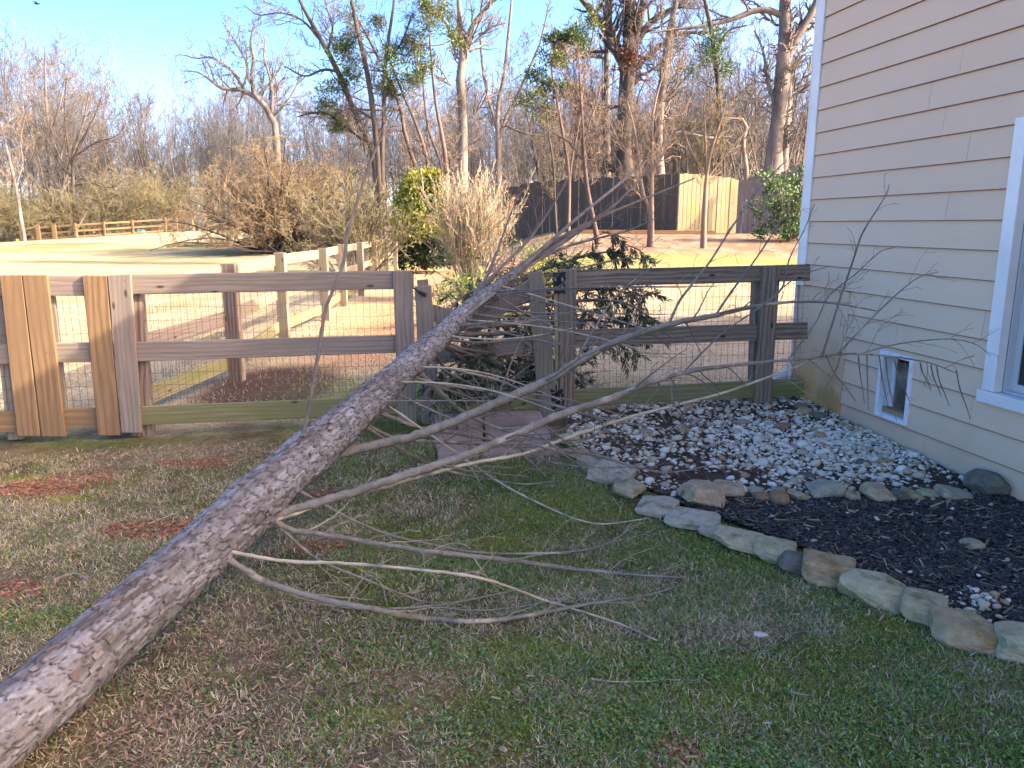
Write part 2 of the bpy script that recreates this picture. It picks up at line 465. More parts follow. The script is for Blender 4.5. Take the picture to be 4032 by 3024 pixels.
def ground_material():
    m, nt, b = new_mat('lawn_soil')
    a = nd(nt, 'ShaderNodeAttribute', attribute_name='Col')
    v = objvec(nt, (1, 1, 1), False)
    n1 = noise(nt, v, 22, 6, .65); n2 = noise(nt, v, 120, 4, .6); n3 = noise(nt, v, 2.2, 5, .6)
    def gain(c, n, lo, hi):
        mr = nd(nt, 'ShaderNodeMapRange'); mr.inputs[1].default_value = .3; mr.inputs[2].default_value = .7
        mr.inputs[3].default_value = lo; mr.inputs[4].default_value = hi; nt.links.new(n, mr.inputs[0])
        o = mixc(nt, c, (1, 1, 1), 1.0, 'MULTIPLY'); nt.links.new(mr.outputs[0], o.node.inputs[7]); return o
    c = gain(gain(gain(a.outputs['Color'], n1, .65, 1.35), n2, .7, 1.3), n3, .85, 1.15)
    nt.links.new(c, b.inputs['Base Color']); b.inputs['Roughness'].default_value = .95
    b.inputs['Specular IOR Level'].default_value = .1
    bump(nt, b, n1, .9, .03)
    return m
M['ground'] = ground_material()
link('lawn', mk_mesh('lawn', gV, gQ, None, [M['ground']], True, col=ground_col(gx, gy).reshape(-1, 3)),
     label='patchy winter lawn of dry grass, moss and red clay running to the woods', kind='structure')

# ------------------------------------------------------------------ planting beds
def in_poly(x, y, poly):
    x = np.asarray(x); y = np.asarray(y); r = np.zeros(x.shape, bool); n = len(poly)
    for i in range(n):
        x0, y0 = poly[i]; x1, y1 = poly[(i + 1) % n]
        if y0 == y1: continue
        c = ((y0 > y) != (y1 > y)) & (x < (x1 - x0) * (y - y0) / (y1 - y0) + x0)
        r ^= c
    return r
def gpoly(pts): return [tuple(G(*p)[:2]) for p in pts]
PEB = gpoly([(2225, 1650), (2450, 1610), (2700, 1590), (2900, 1580), (3170, 1562), (3312, 1656), (3500, 1747), (3680, 1832), (3930, 1955), (3700, 1972), (3300, 1972), (2950, 1955), (2750, 1985), (2600, 1965), (2480, 1905), (2360, 1840), (2270, 1790), (2235, 1720)])
MUL = gpoly([(2620, 1985), (2800, 1965), (2950, 1960), (3300, 1975), (3700, 1975), (3930, 1955), (4060, 2012), (4500, 2230), (4700, 2650), (4350, 2600), (4032, 2500), (3800, 2440), (3600, 2370), (3400, 2270), (3230, 2200), (3100, 2150), (2930, 2090), (2760, 2030)])
def patch(name, poly, dz, mat, label, c1, c2, step=.03):
    xs = [p[0] for p in poly]; ys = [p[1] for p in poly]
    X, Y = np.meshgrid(np.arange(min(xs), max(xs), step), np.arange(min(ys), max(ys), step))
    I = in_poly(X, Y, poly)
    nyy, nxx = X.shape
    f = I[:-1, :-1] & I[1:, :-1] & I[:-1, 1:] & I[1:, 1:]
    k = (np.arange(nyy - 1)[:, None] * nxx + np.arange(nxx - 1)[None, :])[f]
    V = np.stack([X, Y, T(X, Y) + dz + .012 * (fbm(X * 12, Y * 12, 61) - .3)], -1).reshape(-1, 3)
    w = sstep(.35, .65, fbm(X * 9, Y * 9, 62)).reshape(-1, 1)
    c = np.array(c1) * (1 - w) + np.array(c2) * w
    return link(name, mk_mesh(name, V, np.stack([k, k + 1, k + nxx + 1, k + nxx], -1), None, [mat], True, col=c), label=label, kind='structure')
bed_peb = patch('pebble_bed', PEB, .02, M['ground'], 'bed of dark brown soil under white and tan pebbles beside the house', (.115, .066, .042), (.075, .047, .033))
bed_mul = patch('mulch_bed', MUL, .025, M['ground'], 'bed of black shredded bark mulch along the foot of the house', (.026, .022, .02), (.045, .035, .028))

# ------------------------------------------------------------------ house
house = bpy.data.objects.new('house', None); COL.objects.link(house); house.matrix_world = HMAT
tag(house, 'two storey house wall of beige lap siding with white corner trim', 'house')
M['siding'] = None
def siding_material():
    m, nt, b = new_mat('beige_fibre_cement')
    v = objvec(nt, (.5, 1, 5.5)); g = noise(nt, v, 9, 5, .6, 1.2)
    big = noise(nt, objvec(nt, (1, 1, 1), False), .9, 3)
    c = mixc(nt, (.75, .485, .315), (.79, .515, .335), ramp(nt, big, .3, .7))
    tc = nd(nt, 'ShaderNodeNewGeometry'); sp = nd(nt, 'ShaderNodeSeparateXYZ'); nt.links.new(tc.outputs['Position'], sp.inputs[0])
    mz = nd(nt, 'ShaderNodeMath', operation='MULTIPLY_ADD'); nt.links.new(noise(nt, objvec(nt, (2, 2, 1), False), 2.5, 4), mz.inputs[0])
    mz.inputs[1].default_value = .5; nt.links.new(sp.outputs['Z'], mz.inputs[2])
    c = mixc(nt, c, (.66, .42, .27), ramp(nt, mz.outputs[0], .55, .2))
    st = noise(nt, objvec(nt, (14, 14, 1.2), False), 1.0, 3)
    f = nd(nt, 'ShaderNodeMath', operation='MULTIPLY'); nt.links.new(ramp(nt, st, .68, .8), f.inputs[0]); f.inputs[1].default_value = .25
    c = mixc(nt, c, (.50, .46, .38), f.outputs[0])
    nt.links.new(c, b.inputs['Base Color']); b.inputs['Roughness'].default_value = .75; b.inputs['Specular IOR Level'].default_value = .1
    bump(nt, b, g, .5, .006)
    return m
M['siding'] = siding_material()
def skirt_material():
    m, nt, b = new_mat('painted_skirt_panel')
    tc = nd(nt, 'ShaderNodeNewGeometry'); sp = nd(nt, 'ShaderNodeSeparateXYZ'); nt.links.new(tc.outputs['Position'], sp.inputs[0])
    n = noise(nt, objvec(nt, (2, 2, 1), False), 2.2, 5)
    mz = nd(nt, 'ShaderNodeMath', operation='MULTIPLY_ADD'); nt.links.new(n, mz.inputs[0]); mz.inputs[1].default_value = .55
    nt.links.new(sp.outputs['Z'], mz.inputs[2])
    c = mixc(nt, (.70, .47, .30), (.55, .28, .10), ramp(nt, mz.outputs[0], .85, .45))
    c = mixc(nt, c, (.30, .20, .11), ramp(nt, noise(nt, objvec(nt, (1, 1, 1), False), 28, 2), .66, .74))
    nt.links.new(c, b.inputs['Base Color']); b.inputs['Roughness'].default_value = .7
    bump(nt, b, noise(nt, objvec(nt, (1, 1, 1), False), 60, 3), .25, .003)
    return m
M['skirt'] = skirt_material()
M['lap_shade'] = plain('painted_lap_shade', (.20, .12, .075), .9)  # brown standing in for the shadow line at each lap
M['roof'] = two_tone('dark_shingle_roof', (.05, .045, .04), (.09, .08, .07), 20)
LINE0 = onW(3170, 873)[1]
PITCH_S = (onW(3180, 537)[1] - onW(3180, 1043)[1]) / 6.0
SK = onW(3327, 1141); SKT = onW(3341, 1144)
pd_tl, pd_br = onW(3479, 1380), onW(3580, 1676)
pd_bl = onW(3452, 1632); pd_tr = onW(3609, 1405)
PD = (pd_tl[0] * .5 + pd_bl[0] * .5, pd_br[0] * .5 + pd_tr[0] * .5, .5 * (pd_bl[1] + pd_br[1]), .5 * (pd_tl[1] + pd_tr[1]))
win_tl, win_bl = onW(4012, 465), onW(3881, 1581)
WN = (.5 * (win_tl[0] + win_bl[0]), .5 * (win_tl[0] + win_bl[0]) + 1.15, win_bl[1], win_tl[1])
BAT = (onW(3331, 1141)[0], onW(3354, 1144)[0])
LEN = 7.5; EAVE = 4.2
HOLES = [PD, WN]
def seg_mesh(segs, zb, zt, z0, z1):
    """lap board between z0 and z1 of a board whose bottom is zb and top zt"""
    g = Geo()
    def out(z): return .020 - .017 * (z - zb) / (zt - zb)
    for (s0, s1, a, b_) in segs:
        m_ = a + (.0045 if a - zb < .002 else .0001)      # bottom strip, coloured dark to paint in the lap's shadow line
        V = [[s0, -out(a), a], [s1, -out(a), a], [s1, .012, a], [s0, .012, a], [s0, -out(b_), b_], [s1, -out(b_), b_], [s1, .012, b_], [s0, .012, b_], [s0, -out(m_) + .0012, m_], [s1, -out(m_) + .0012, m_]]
        g.add(V, [[0, 3, 2, 1], [0, 1, 9, 8], [4, 5, 6, 7], [8, 9, 5, 4], [2, 3, 7, 6]], [[1, 2, 9], [2, 6, 9], [9, 6, 5], [3, 0, 8], [7, 3, 8], [7, 8, 4]])
    me = mk_mesh('siding_board', np.concatenate(g.V), np.concatenate(g.Q), np.concatenate(g.Tr), [M['siding'], M['lap_shade']], fmat=[1, 1, 0, 0, 0] + [0] * 6)
    return me
zz = LINE0 - PITCH_S * 9
k = 0
joint_rng = random.Random(4)
while zz < EAVE:
    zb, zt = zz, zz + PITCH_S + .03
    if zt > -.25:
        lo = 0.09 if zb > SKT[1] - .06 else BAT[1] + .003
        joints = [lo]; p = joint_rng.uniform(1.2, 3.6)
        while p < LEN:
            if p > lo + .4: joints.append(p)
            p += 3.66
        joints.append(LEN)
        for a, b_ in zip(joints[:-1], joints[1:]):
            a += .0015; b_ -= .0015
            segs = [(a, b_, max(zb, -.2), zt)]
            for (h0, h1, v0, v1) in HOLES:
                nw = []
                for (s0, s1, q0, q1) in segs:
                    if s1 <= h0 or s0 >= h1 or q1 <= v0 or q0 >= v1: nw.append((s0, s1, q0, q1)); continue
                    if s0 < h0: nw.append((s0, h0, q0, q1))
                    if s1 > h1: nw.append((h1, s1, q0, q1))
                    m0, m1 = max(s0, h0), min(s1, h1)
                    if q0 < v0: nw.append((m0, m1, q0, v0))
                    if q1 > v1: nw.append((m0, m1, v1, q1))
                segs = nw
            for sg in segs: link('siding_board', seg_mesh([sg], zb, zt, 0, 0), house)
    zz += PITCH_S; k += 1
link('foundation', box_mesh('foundation', .06, LEN, .014, .25, -.6, .2, [two_tone('clay_stained_footing', (.40, .26, .13), (.26, .15, .07), 7)]), house)
link('skirt_panel', box_mesh('skirt_panel', .0, BAT[0] - .002, -.004, .013, -.4, SKT[1], [M['skirt']]), house)
link('batten', box_mesh('batten', BAT[0], BAT[1], -.024, .012, -.35, SKT[1] - .012, [M['skirt']], .004), house)
cb = link('corner_board', box_mesh('corner_board', -.025, .088, -.026, .012, SKT[1] - .01, EAVE, [M['white_paint']], .003), house)
link('corner_board', box_mesh('corner_board', -.046, -.0265, -.026, .10, .02, EAVE, [M['white_paint']], .003), house)
# corrugated drain hose end at the corner
g = Geo()
hp = spline([[-.05, .03, .34], [-.09, .0, .22], [-.17, -.06, .12], [-.30, -.13, .07], [-.42, -.2, .06]], 8)
g.tube(hp[None], (.052 + .006 * (np.arange(len(hp)) % 2))[None], 10)
link('drain_hose', g.mesh('drain_hose', [M['white_paint']], True), house)
# shell of the house that is not siding
link('wall', box_mesh('wall', .07, LEN, .3, 15.9, -.5, EAVE, [M['siding']]), house)
link('wall', box_mesh('wall', -.02, .055, .11, 15.9, -.5, EAVE, [M['siding']]), house)
RP = math.tan(math.radians(25.0)); OV = .3; RIDGE = 8.0
def roof_z(d): return EAVE + (d if d < RIDGE else 2 * RIDGE - d) * RP
g = Geo()
for (d0, d1) in ((-OV, RIDGE), (RIDGE, 2 * RIDGE + OV)):
    a = [[-.25, d0, roof_z(d0)], [LEN + .3, d0, roof_z(d0)], [LEN + .3, d1, roof_z(d1)], [-.25, d1, roof_z(d1)]]
    b_ = [[p[0], p[1], p[2] + .18] for p in a]
    g.add(a + b_, BOXQ)
link('roof', g.mesh('roof', [M['roof']]), house)
for s_ in (0.0, LEN - .1):
    V = [[s_, .31, EAVE], [s_, 15.7, EAVE], [s_, RIDGE, roof_z(RIDGE) - .02]]; V += [[p[0] + .06, p[1], p[2]] for p in V]
    link('gable', mk_mesh('gable', V, [[0, 1, 4, 3], [1, 2, 5, 4], [2, 0, 3, 5]], [[0, 2, 1], [3, 4, 5]], [M['siding']]), house)
# window
win = link('window', box_mesh('window', WN[0] + .1, WN[1] - .1, .115, .12, WN[2] + .08, WN[3] - .1, [plain('dark_room', (.02, .02, .022), .6)]), house)
M['vinyl'] = plain('grey_white_vinyl', (.50, .49, .46), .4)
M['glass'] = plain('window_glass', (.015, .018, .02), .06)
M['glass'].node_tree.nodes['Principled BSDF'].inputs['Specular IOR Level'].default_value = .6
fw = .095
for nm, (a, b_, c, d) in (('frame', (WN[0] - .0, WN[0] + fw, WN[2] + .078, WN[3] - .002)), ('frame', (WN[1] - fw, WN[1], WN[2] + .078, WN[3] - .002)),
                          ('frame', (WN[0] + fw + .001, WN[1] - fw - .001, WN[3] - fw, WN[3] - .002)), ('sill', (WN[0] - .025, WN[1] + .02, WN[2], WN[2] + .076))):
    link(nm, box_mesh(nm, a, b_, -.045 if nm == 'sill' else -.036, .03, c, d, [M['white_paint']], .004), win)
i0, i1, j0, j1 = WN[0] + fw, WN[1] - fw, WN[2] + .078, WN[3] - fw
jm = .5 * (j0 + j1) - .02
for (a, b_, c, d, y0, y1) in ((i0, i0 + .012, j0, j1, .0305, .115), (i1 - .012, i1, j0, j1, .0305, .115), (i0 + .0125, i1 - .0125, j0, j0 + .012, .0305, .115)):
    link('jamb', box_mesh('jamb', a, b_, y0, y1, c, d, [M['vinyl']]), win)
for (z0, z1, y0) in ((j0 + .013, jm + .03, .07), (jm + .031, j1, .045)):
    sash = link('sash', None, win)
    g = Geo(); wdt = .045
    for (a, b_, c, d) in ((i0 + .013, i0 + .013 + wdt, z0, z1), (i1 - .013 - wdt, i1 - .013, z0, z1), (i0 + .0135 + wdt, i1 - .0135 - wdt, z0, z0 + wdt), (i0 + .0135 + wdt, i1 - .0135 - wdt, z1 - wdt, z1)):
        V = [[a, y0, c], [b_, y0, c], [b_, y0 + .025, c], [a, y0 + .025, c], [a, y0, d], [b_, y0, d], [b_, y0 + .025, d], [a, y0 + .025, d]]
        g.add(V, BOXQ)
    bpy.data.objects.remove(sash)
    link('sash', g.mesh('sash', [M['vinyl']]), win)
    link('pane', box_mesh('pane', i0 + .02 + wdt - .01, i1 - .02 - wdt + .01, y0 + .010, y0 + .016, z0 + wdt - .004, z1 - wdt + .004, [M['glass']]), win)
# pet door
pdr = link('pet_door', None, house) if False else None
pf = .032
M['old_white'] = two_tone('chipped_white_paint', (.72, .72, .72), (.58, .52, .44), 9, .5, .2, .004, (1, 1, 1), 5, .5, .75, (.35, .24, .15), 30, (.66, .72))
M['flap'] = two_tone('dirty_smoked_flap', (.10, .075, .045), (.30, .25, .18), 5, .25, 0, lo=.4, hi=.7)
s0, s1, z0, z1 = PD
flap = box_mesh('pet_door', s0 + .06, s1 - .045, .085, .09, z0 + .06, z1 - .08, [M['flap']])
pdr = link('pet_door', flap, house)
for (a, b_, c, d, q0, q1) in ((s0, s0 + pf, z0, z1, -.03, .02), (s1 - pf, s1, z0, z1, -.03, .02), (s0 + pf + .001, s1 - pf - .001, z1 - pf, z1, -.03, .02), (s0 + pf + .001, s1 - pf - .001, z0, z0 + pf, -.034, .02)):
    link('frame', box_mesh('frame', a, b_, q0, q1, c, d, [M['old_white']], .003), pdr)
for (a, b_, c, d) in ((s0 + .004, s0 + .02, z0 + .004, z1 - .004), (s1 - .02, s1 - .004, z0 + .004, z1 - .004), (s0 + .021, s1 - .021, z0 + .004, z0 + .018), (s0 + .021, s1 - .021, z1 - .018, z1 - .004)):
    link('tunnel', box_mesh('tunnel', a, b_, .0205, .10, c, d, [M['old_white']]), pdr)
for (a, b_, c, d) in ((s0 + .021, s0 + .058, z0 + .02, z1 - .02), (s1 - .044, s1 - .021, z0 + .02, z1 - .02), (s0 + .059, s1 - .045, z0 + .02, z0 + .055), (s0 + .059, s1 - .045, z1 - .06, z1 - .02)):
    link('inner_frame', box_mesh('inner_frame', a, b_, .07, .095, c, d, [M['old_white']], .003), pdr)
link('slot', box_mesh('slot', s0 + .075, s1 - .06, .06, .069, z1 - .052, z1 - .042, [plain('dark_slot', (.03, .03, .03))]), pdr)

# ------------------------------------------------------------------ fences
def board(name, q, mat, parent, off=0.0, th=.03, label=None, onp=onF, nrm=None):
    """board from the four corners TL, TR, BR, BL of its face in the fence plane, pushed out by off towards the viewer"""
    n = FN if nrm is None else nrm
    c = [onp(x, y, off) for x, y in q]
    c = np.array(c); ctr = c.mean(0)
    h = np.linalg.norm(.5 * (c[1] + c[2]) - .5 * (c[0] + c[3])); v = np.linalg.norm(.5 * (c[0] + c[1]) - .5 * (c[2] + c[3]))
    X = (.5 * (c[1] + c[2]) - .5 * (c[0] + c[3])) if h > v else (.5 * (c[0] + c[1]) - .5 * (c[2] + c[3]))
    X = X / np.linalg.norm(X); Z = n; Y = np.cross(Z, X)
    R = np.stack([X, Y, Z], 1)
    L = (c - ctr) @ R
    V = np.vstack([L[[3, 2, 1, 0]] - [0, 0, th], L[[3, 2, 1, 0]]])
    me = mk_mesh(name, V, BOXQ, None, [mat]); bevel(me, .004)
    mw = Matrix([[*R[i], ctr[i]] for i in range(3)] + [[0, 0, 0, 1]])
    o = link(name, me, parent)
    o.matrix_parent_inverse = Matrix.Identity(4)
    o.matrix_local = Matrix.Translation(-Vector(parent.location)) @ mw
    if label: o['label'] = label
    return o
def wire_panel(px0, px1, pz, parent, off=-.045, du=.052, dv=.10, r=.0016, ground=True):
    """welded wire between two stations along the front fence"""
    a = onF(px0, pz[0], off); b_ = onF(px1, pz[0], off)
    u0, u1 = np.dot(a - F0, FD), np.dot(b_ - F0, FD)
    z1 = max(a[2], b_[2]); z0 = pz[1]
    base = F0 + FN * off
    us = np.arange(u0, u1, du); zs = np.arange(z0, z1, dv)
    g = Geo()
    rg = np.random.default_rng(abs(int(px0)) + 3)
    Ks = np.linspace(0, 1, 6)
    jit = rg.normal(0, .004, (len(us), 6))
    p = base + FD * us[:, None, None] + FD * jit[:, :, None] + UP * (z0 + (z1 - z0) * Ks)[None, :, None]
    g.tube(p, np.full((len(us), 6), r), 3)
    K2 = np.linspace(0, 1, 10)
    jz = rg.normal(0, .004, (len(zs), 10))
    p = base + FD * (u0 + (u1 - u0) * K2)[None, :, None] + UP * (zs[:, None] + jz)[:, :, None]
    g.tube(p, np.full((len(zs), 10), r), 3)
    me = g.mesh('wire_mesh', [M['wire']], False, np.array(parent.location))
    return link('wire_mesh', me, parent)
def nails(o_parent, pts, off):
    g = Geo()
    for x, y in pts:
        c = onF(x, y, off)
        p = [c - FN * .003, c + FN * .0015]
        g.tube([p, ], [[.005, .0035]], 6)
    link('nail', g.mesh('nail', [plain('rusty_nail', (.05, .03, .02), .7)], False, np.array(o_parent.location)), o_parent)

def base_of(px, py): q = onF(px, py); return (q[0], q[1], float(T(q[0], q[1])))
fl = thing('fence', 'new pine fence section at left edge, next to the narrow gate', 'fence', base_of(60, 1720), 'sections of the front fence')
board('post', [(-2, 1084), (84, 1082), (158, 1717), (67, 1718)], M['wood_new'], fl, .031, .03)
board('post', [(-40, 1100), (20, 1100), (90, 1730), (30, 1735)], M['wood_grey'], fl, -.05, .09)
board('rail', [(-420, 1086), (60, 1084), (66, 1164), (-410, 1170)], M['wood_grey'], fl, 0, .03)
board('rail', [(-420, 1360), (90, 1354), (96, 1433), (-410, 1443)], M['wood_grey'], fl, 0, .03)
board('rail', [(-420, 1632), (118, 1617), (124, 1700), (-410, 1716)], M['wood_new'], fl, 0, .03)
wire_panel(-420, 60, (1100, .06), fl)
ng = thing('gate', 'narrow closed gate of new golden brown pine boards', 'gate', base_of(290, 1720))
board('stile', [(87, 1083), (184, 1083), (258, 1719), (165, 1720)], M['wood_new'], ng, .031, .03)
board('stile', [(323, 1084), (419, 1086), (473, 1715), (385, 1715)], M['wood_new'], ng, .031, .03)
board('rail', [(130, 1084), (380, 1087), (388, 1166), (140, 1163)], M['wood_grey'], ng, 0, .03)
board('rail', [(160, 1351), (400, 1349), (408, 1426), (170, 1429)], M['wood_grey'], ng, 0, .03)
board('rail', [(200, 1612), (430, 1606), (436, 1683), (210, 1690)], M['wood_new'], ng, 0, .03)
board('brace', [(170, 1166), (214, 1166), (263, 1611), (225, 1612)], M['wood_grey'], ng, -.036, .035)
wire_panel(140, 400, (1110, .06), ng)
nails(ng, [(355, 1122), (384, 1122), (216, 1390), (186, 1388), (352, 1658), (400, 1655), (190, 1575)], .0315)
fm = thing('fence', 'long weathered grey three rail fence left of the broken gate', 'fence', base_of(900, 1700), 'sections of the front fence')
board('post', [(423, 1084), (513, 1079), (558, 1705), (479, 1705)], M['wood_grey'], fm, .031, .032)
board('post', [(500, 1092), (553, 1090), (603, 1730), (513, 1732)], M['wood_brown'], fm, -.036, .09)
board('post', [(1546, 1067), (1624, 1065), (1641, 1667), (1570, 1667)], M['wood_grey'], fm, .031, .032)
board('post', [(1560, 1075), (1612, 1074), (1632, 1690), (1584, 1692)], M['wood_grey'], fm, -.036, .09)
board('rail', [(470, 1081), (1590, 1065), (1590, 1138), (478, 1160)], M['wood_grey'], fm, 0, .03)
board('rail', [(495, 1349), (1595, 1319), (1598, 1387), (500, 1426)], M['wood_grey'], fm, 0, .03)
board('rail', [(520, 1603), (1600, 1560), (1603, 1629), (526, 1676)], M['wood_green'], fm, 0, .03, 'mossy green bottom rail')
wire_panel(520, 1570, (1100, .05), fm)
nails(fm, [(455, 1108), (493, 1106), (500, 1390), (495, 1620), (1590, 1110), (1608, 1108)], .0315)
# black gate latch on the end post
g = Geo()
for pts, r in (([(1624, 1134), (1640, 1140), (1652, 1155)], .006), ([(1650, 1150), (1678, 1163)], .014), ([(1622, 1066), (1627, 1075), (1627, 1134)], .004)):
    p = np.array([[onF(x, y, .045) for x, y in pts]]); g.tube(p, np.full((1, len(pts)), r), 6)
link('latch', g.mesh('latch', [M['black_iron']], False, fm.location), fm)
fr = thing('fence', 'dark brown grained three rail fence between the hinged gate post and house', 'fence', base_of(2600, 1640), 'sections of the front fence')
board('post', [(2200, 1061), (2272, 1060), (2262, 1652), (2205, 1652)], M['wood_brown'], fr, .031, .034)
board('post', [(2196, 1070), (2255, 1070), (2258, 1712), (2212, 1712)], M['wood_pale'], fr, -.036, .09)
board('rail', [(2250, 1063), (3192, 1041), (3190, 1106), (2250, 1131)], M['wood_brown'], fr, 0, .03)
board('rail', [(2245, 1300), (3181, 1269), (3181, 1335), (2245, 1367)], M['wood_brown'], fr, 0, .03)
board('rail', [(2240, 1536), (3166, 1489), (3170, 1557), (2240, 1602)], M['wood_green'], fr, 0, .03)
board('post', [(3004, 1048), (3075, 1045), (3036, 1588), (2971, 1588)], M['wood_brown'], fr, .031, .032)
board('post', [(2976, 1060), (3020, 1060), (3012, 1606), (2958, 1606)], M['wood_brown'], fr, -.036, .09)
wire_panel(2240, 3195, (1075, .05), fr)
nails(fr, [(3080, 1070), (3030, 1060), (3050, 1060)], .0315)
# broken gate
bgt = thing('gate', 'broken weathered gate with its top rail snapped under the fallen trunk', 'gate', base_of(1900, 1690))
board('stile', [(1633, 1128), (1698, 1124), (1737, 1680), (1661, 1668)], M['wood_grey'], bgt, .03, .03)
board('stile', [(1642, 1103), (1686, 1099), (1700, 1300), (1665, 1300)], M['wood_pale'], bgt, -.001, .03)
def poly_board(name, px, mat, parent, off, th, label=None):
    c = np.array([onF(x, y, off) for x, y in px]); ctr = c.mean(0)
    X = UP; Z = FN; Y = np.cross(Z, X); R = np.stack([X, Y, Z], 1)
    L = (c - ctr) @ R; n = len(L)
    bm = bmesh.new()
    f = [bm.verts.new(p) for p in L]; b_ = [bm.verts.new(p - np.array([0, 0, th])) for p in L]
    bm.faces.new(f); bm.faces.new(b_[::-1])
    for i in range(n): bm.faces.new([f[(i + 1) % n], f[i], b_[i], b_[(i + 1) % n]])
    bmesh.ops.recalc_face_normals(bm, faces=bm.faces[:])
    me = bpy.data.meshes.new(name); bm.to_mesh(me); bm.free(); me.materials.append(mat)
    o = link(name, me, parent)
    o.matrix_local = Matrix.Translation(-Vector(parent.location)) @ Matrix([[*R[i], ctr[i]] for i in range(3)] + [[0, 0, 0, 1]])
    if label: o['label'] = label
    return o
poly_board('stile', [(2079, 1079), (2131, 1067), (2140, 1110), (2147, 1160), (2148, 1215), (2155, 1252), (2164, 1272), (2169, 1292), (2174, 1360), (2180, 1442), (2187, 1540), (2193, 1650), (2127, 1656), (2103, 1385)], M['wood_pale'], bgt, .032, .03, 'split pale stile with a torn edge')
poly_board('stile', [(2118, 1066), (2134, 1064), (2146, 1095), (2150, 1166), (2142, 1164), (2138, 1100)], M['split_wood'], bgt, .001, .025, 'splintered sliver of raw wood')
poly_board('stile', [(2181, 1078), (2198, 1070), (2199, 1300), (2198, 1470), (2188, 1465), (2186, 1290)], M['split_wood'], bgt, .0, .03, 'narrow torn strip left on the hinges')
poly_board('rail', [(2084, 1108), (2086, 1170), (1990, 1232), (1900, 1296), (1850, 1332), (1842, 1310), (1836, 1290), (1846, 1278), (1850, 1262), (1940, 1195), (2020, 1143)], M['wood_grey'], bgt, .0, .03, 'snapped top rail sloping down to the left')
poly_board('rail', [(1690, 1195), (1790, 1225), (1860, 1262), (1850, 1300), (1780, 1290), (1692, 1262)], M['wood_grey'], bgt, -.03, .03, 'left stub of the snapped top rail')
board('rail', [(1690, 1385), (2104, 1322), (2106, 1386), (1690, 1438)], M['wood_grey'], bgt, 0, .03)
board('rail', [(1715, 1620), (2122, 1550), (2126, 1618), (1720, 1688)], M['wood_green'], bgt, 0, .03)
wire_panel(1670, 2120, (1330, .03), bgt, -.05)
nails(bgt, [(2093, 1100), (2094, 1123), (2118, 1322), (2155, 1317), (2120, 1357), (2155, 1356), (2138, 1560), (2170, 1552)], .0325)
def hinge(pts_l, pts_r, ctr, holes):
    gr = bpy.data.objects.new('hinge', None)
    bm = bmesh.new()
    for pts, off in ((pts_l, .0365), (pts_r, .0375)):
        f = [bm.verts.new(onF(x, y, off) - np.array(bgt.location)) for x, y in pts]
        b_ = [bm.verts.new(onF(x, y, off - .003) - np.array(bgt.location)) for x, y in pts]
        bm.faces.new(f); bm.faces.new(b_[::-1]); n = len(f)
        for i in range(n): bm.faces.new([f[(i + 1) % n], f[i], b_[i], b_[(i + 1) % n]])
    bmesh.ops.recalc_face_normals(bm, faces=bm.faces[:])
    me = bpy.data.meshes.new('hinge'); bm.to_mesh(me); bm.free(); me.materials.append(M['black_iron'])
    bpy.data.objects.remove(gr)
    h = link('hinge', me, bgt)
    g = Geo(); p = np.array([[onF(ctr[0], ctr[1], .043), onF(ctr[2], ctr[3], .043)]]); g.tube(p, np.full((1, 2), .006), 8)
    link('pin', g.mesh('pin', [M['black_iron']], True, bgt.location), h)
    g = Geo()
    for (x, y, w, hh) in holes:       # cut-outs show the wood behind
        c = [onF(x - w, y, .039), onF(x - w * .3, y - hh, .039), onF(x + w, y + hh * .3, .039), onF(x, y + hh, .039)]
        g.add(c, [[3, 2, 1, 0]])
    link('cutout', g.mesh('cutout', [M['wood_pale']], False, bgt.location), h)
# wings as in the photograph: scalloped outer edge, straight pin side
hinge([(2200, 1074), (2176, 1071), (2180, 1090), (2175, 1105), (2180, 1120), (2176, 1135), (2181, 1150), (2177, 1158), (2200, 1152)],
      [(2201, 1074), (2201, 1152), (2230, 1157), (2224, 1145), (2229, 1130), (2223, 1113), (2229, 1096), (2225, 1086), (2229, 1069)],
      (2200.5, 1068, 2200.5, 1158), [(2187, 1100, 5, 10), (2188, 1133, 5, 11), (2215, 1100, 6, 11), (2215, 1132, 6, 12)])
hinge([(2193, 1540), (2165, 1532), (2172, 1552), (2168, 1566), (2174, 1580), (2171, 1598), (2174, 1618), (2194, 1605)],
      [(2194, 1540), (2195, 1600), (2222, 1611), (2216, 1598), (2222, 1585), (2214, 1572), (2221, 1558), (2214, 1548), (2216, 1529)],
      (2193.5, 1534, 2194.5, 1608), [(2181, 1562, 4, 9), (2184, 1592, 4, 9), (2207, 1556, 4, 8), (2208, 1587, 4, 8)])

# side fence running back beside the track
SFP = [(-3.02, 5.75), (-2.84, 7.68), (-3.13, 10.35), (-3.10, 12.6), (-3.30, 14.9), (-3.38, 17.1), (-3.47, 19.4), (-3.56, 21.8), (-3.66, 24.1), (-3.76, 26.4), (-3.87, 28.6)]
sf = thing('fence', 'sunlit three rail fence running back from the yard towards the evergreen shrub', 'fence', (-3.1, 10.3, 0))
def post3(parent, x, y, w, d, h, mat, yaw, label=None, nm='post', z0=None):
    z = float(T(x, y)) if z0 is None else z0
    me = box_mesh(nm, -.1, h, -w / 2, w / 2, -d / 2, d / 2, [mat], .004)
    cy_, sy_ = math.cos(yaw), math.sin(yaw)
    R = Matrix(((0, cy_, -sy_, x), (0, sy_, cy_, y), (1, 0, 0, z), (0, 0, 0, 1)))
    o = link(nm, me, parent); o.matrix_local = Matrix.Translation(-Vector(parent.location)) @ R
    if label: o['label'] = label
    return o
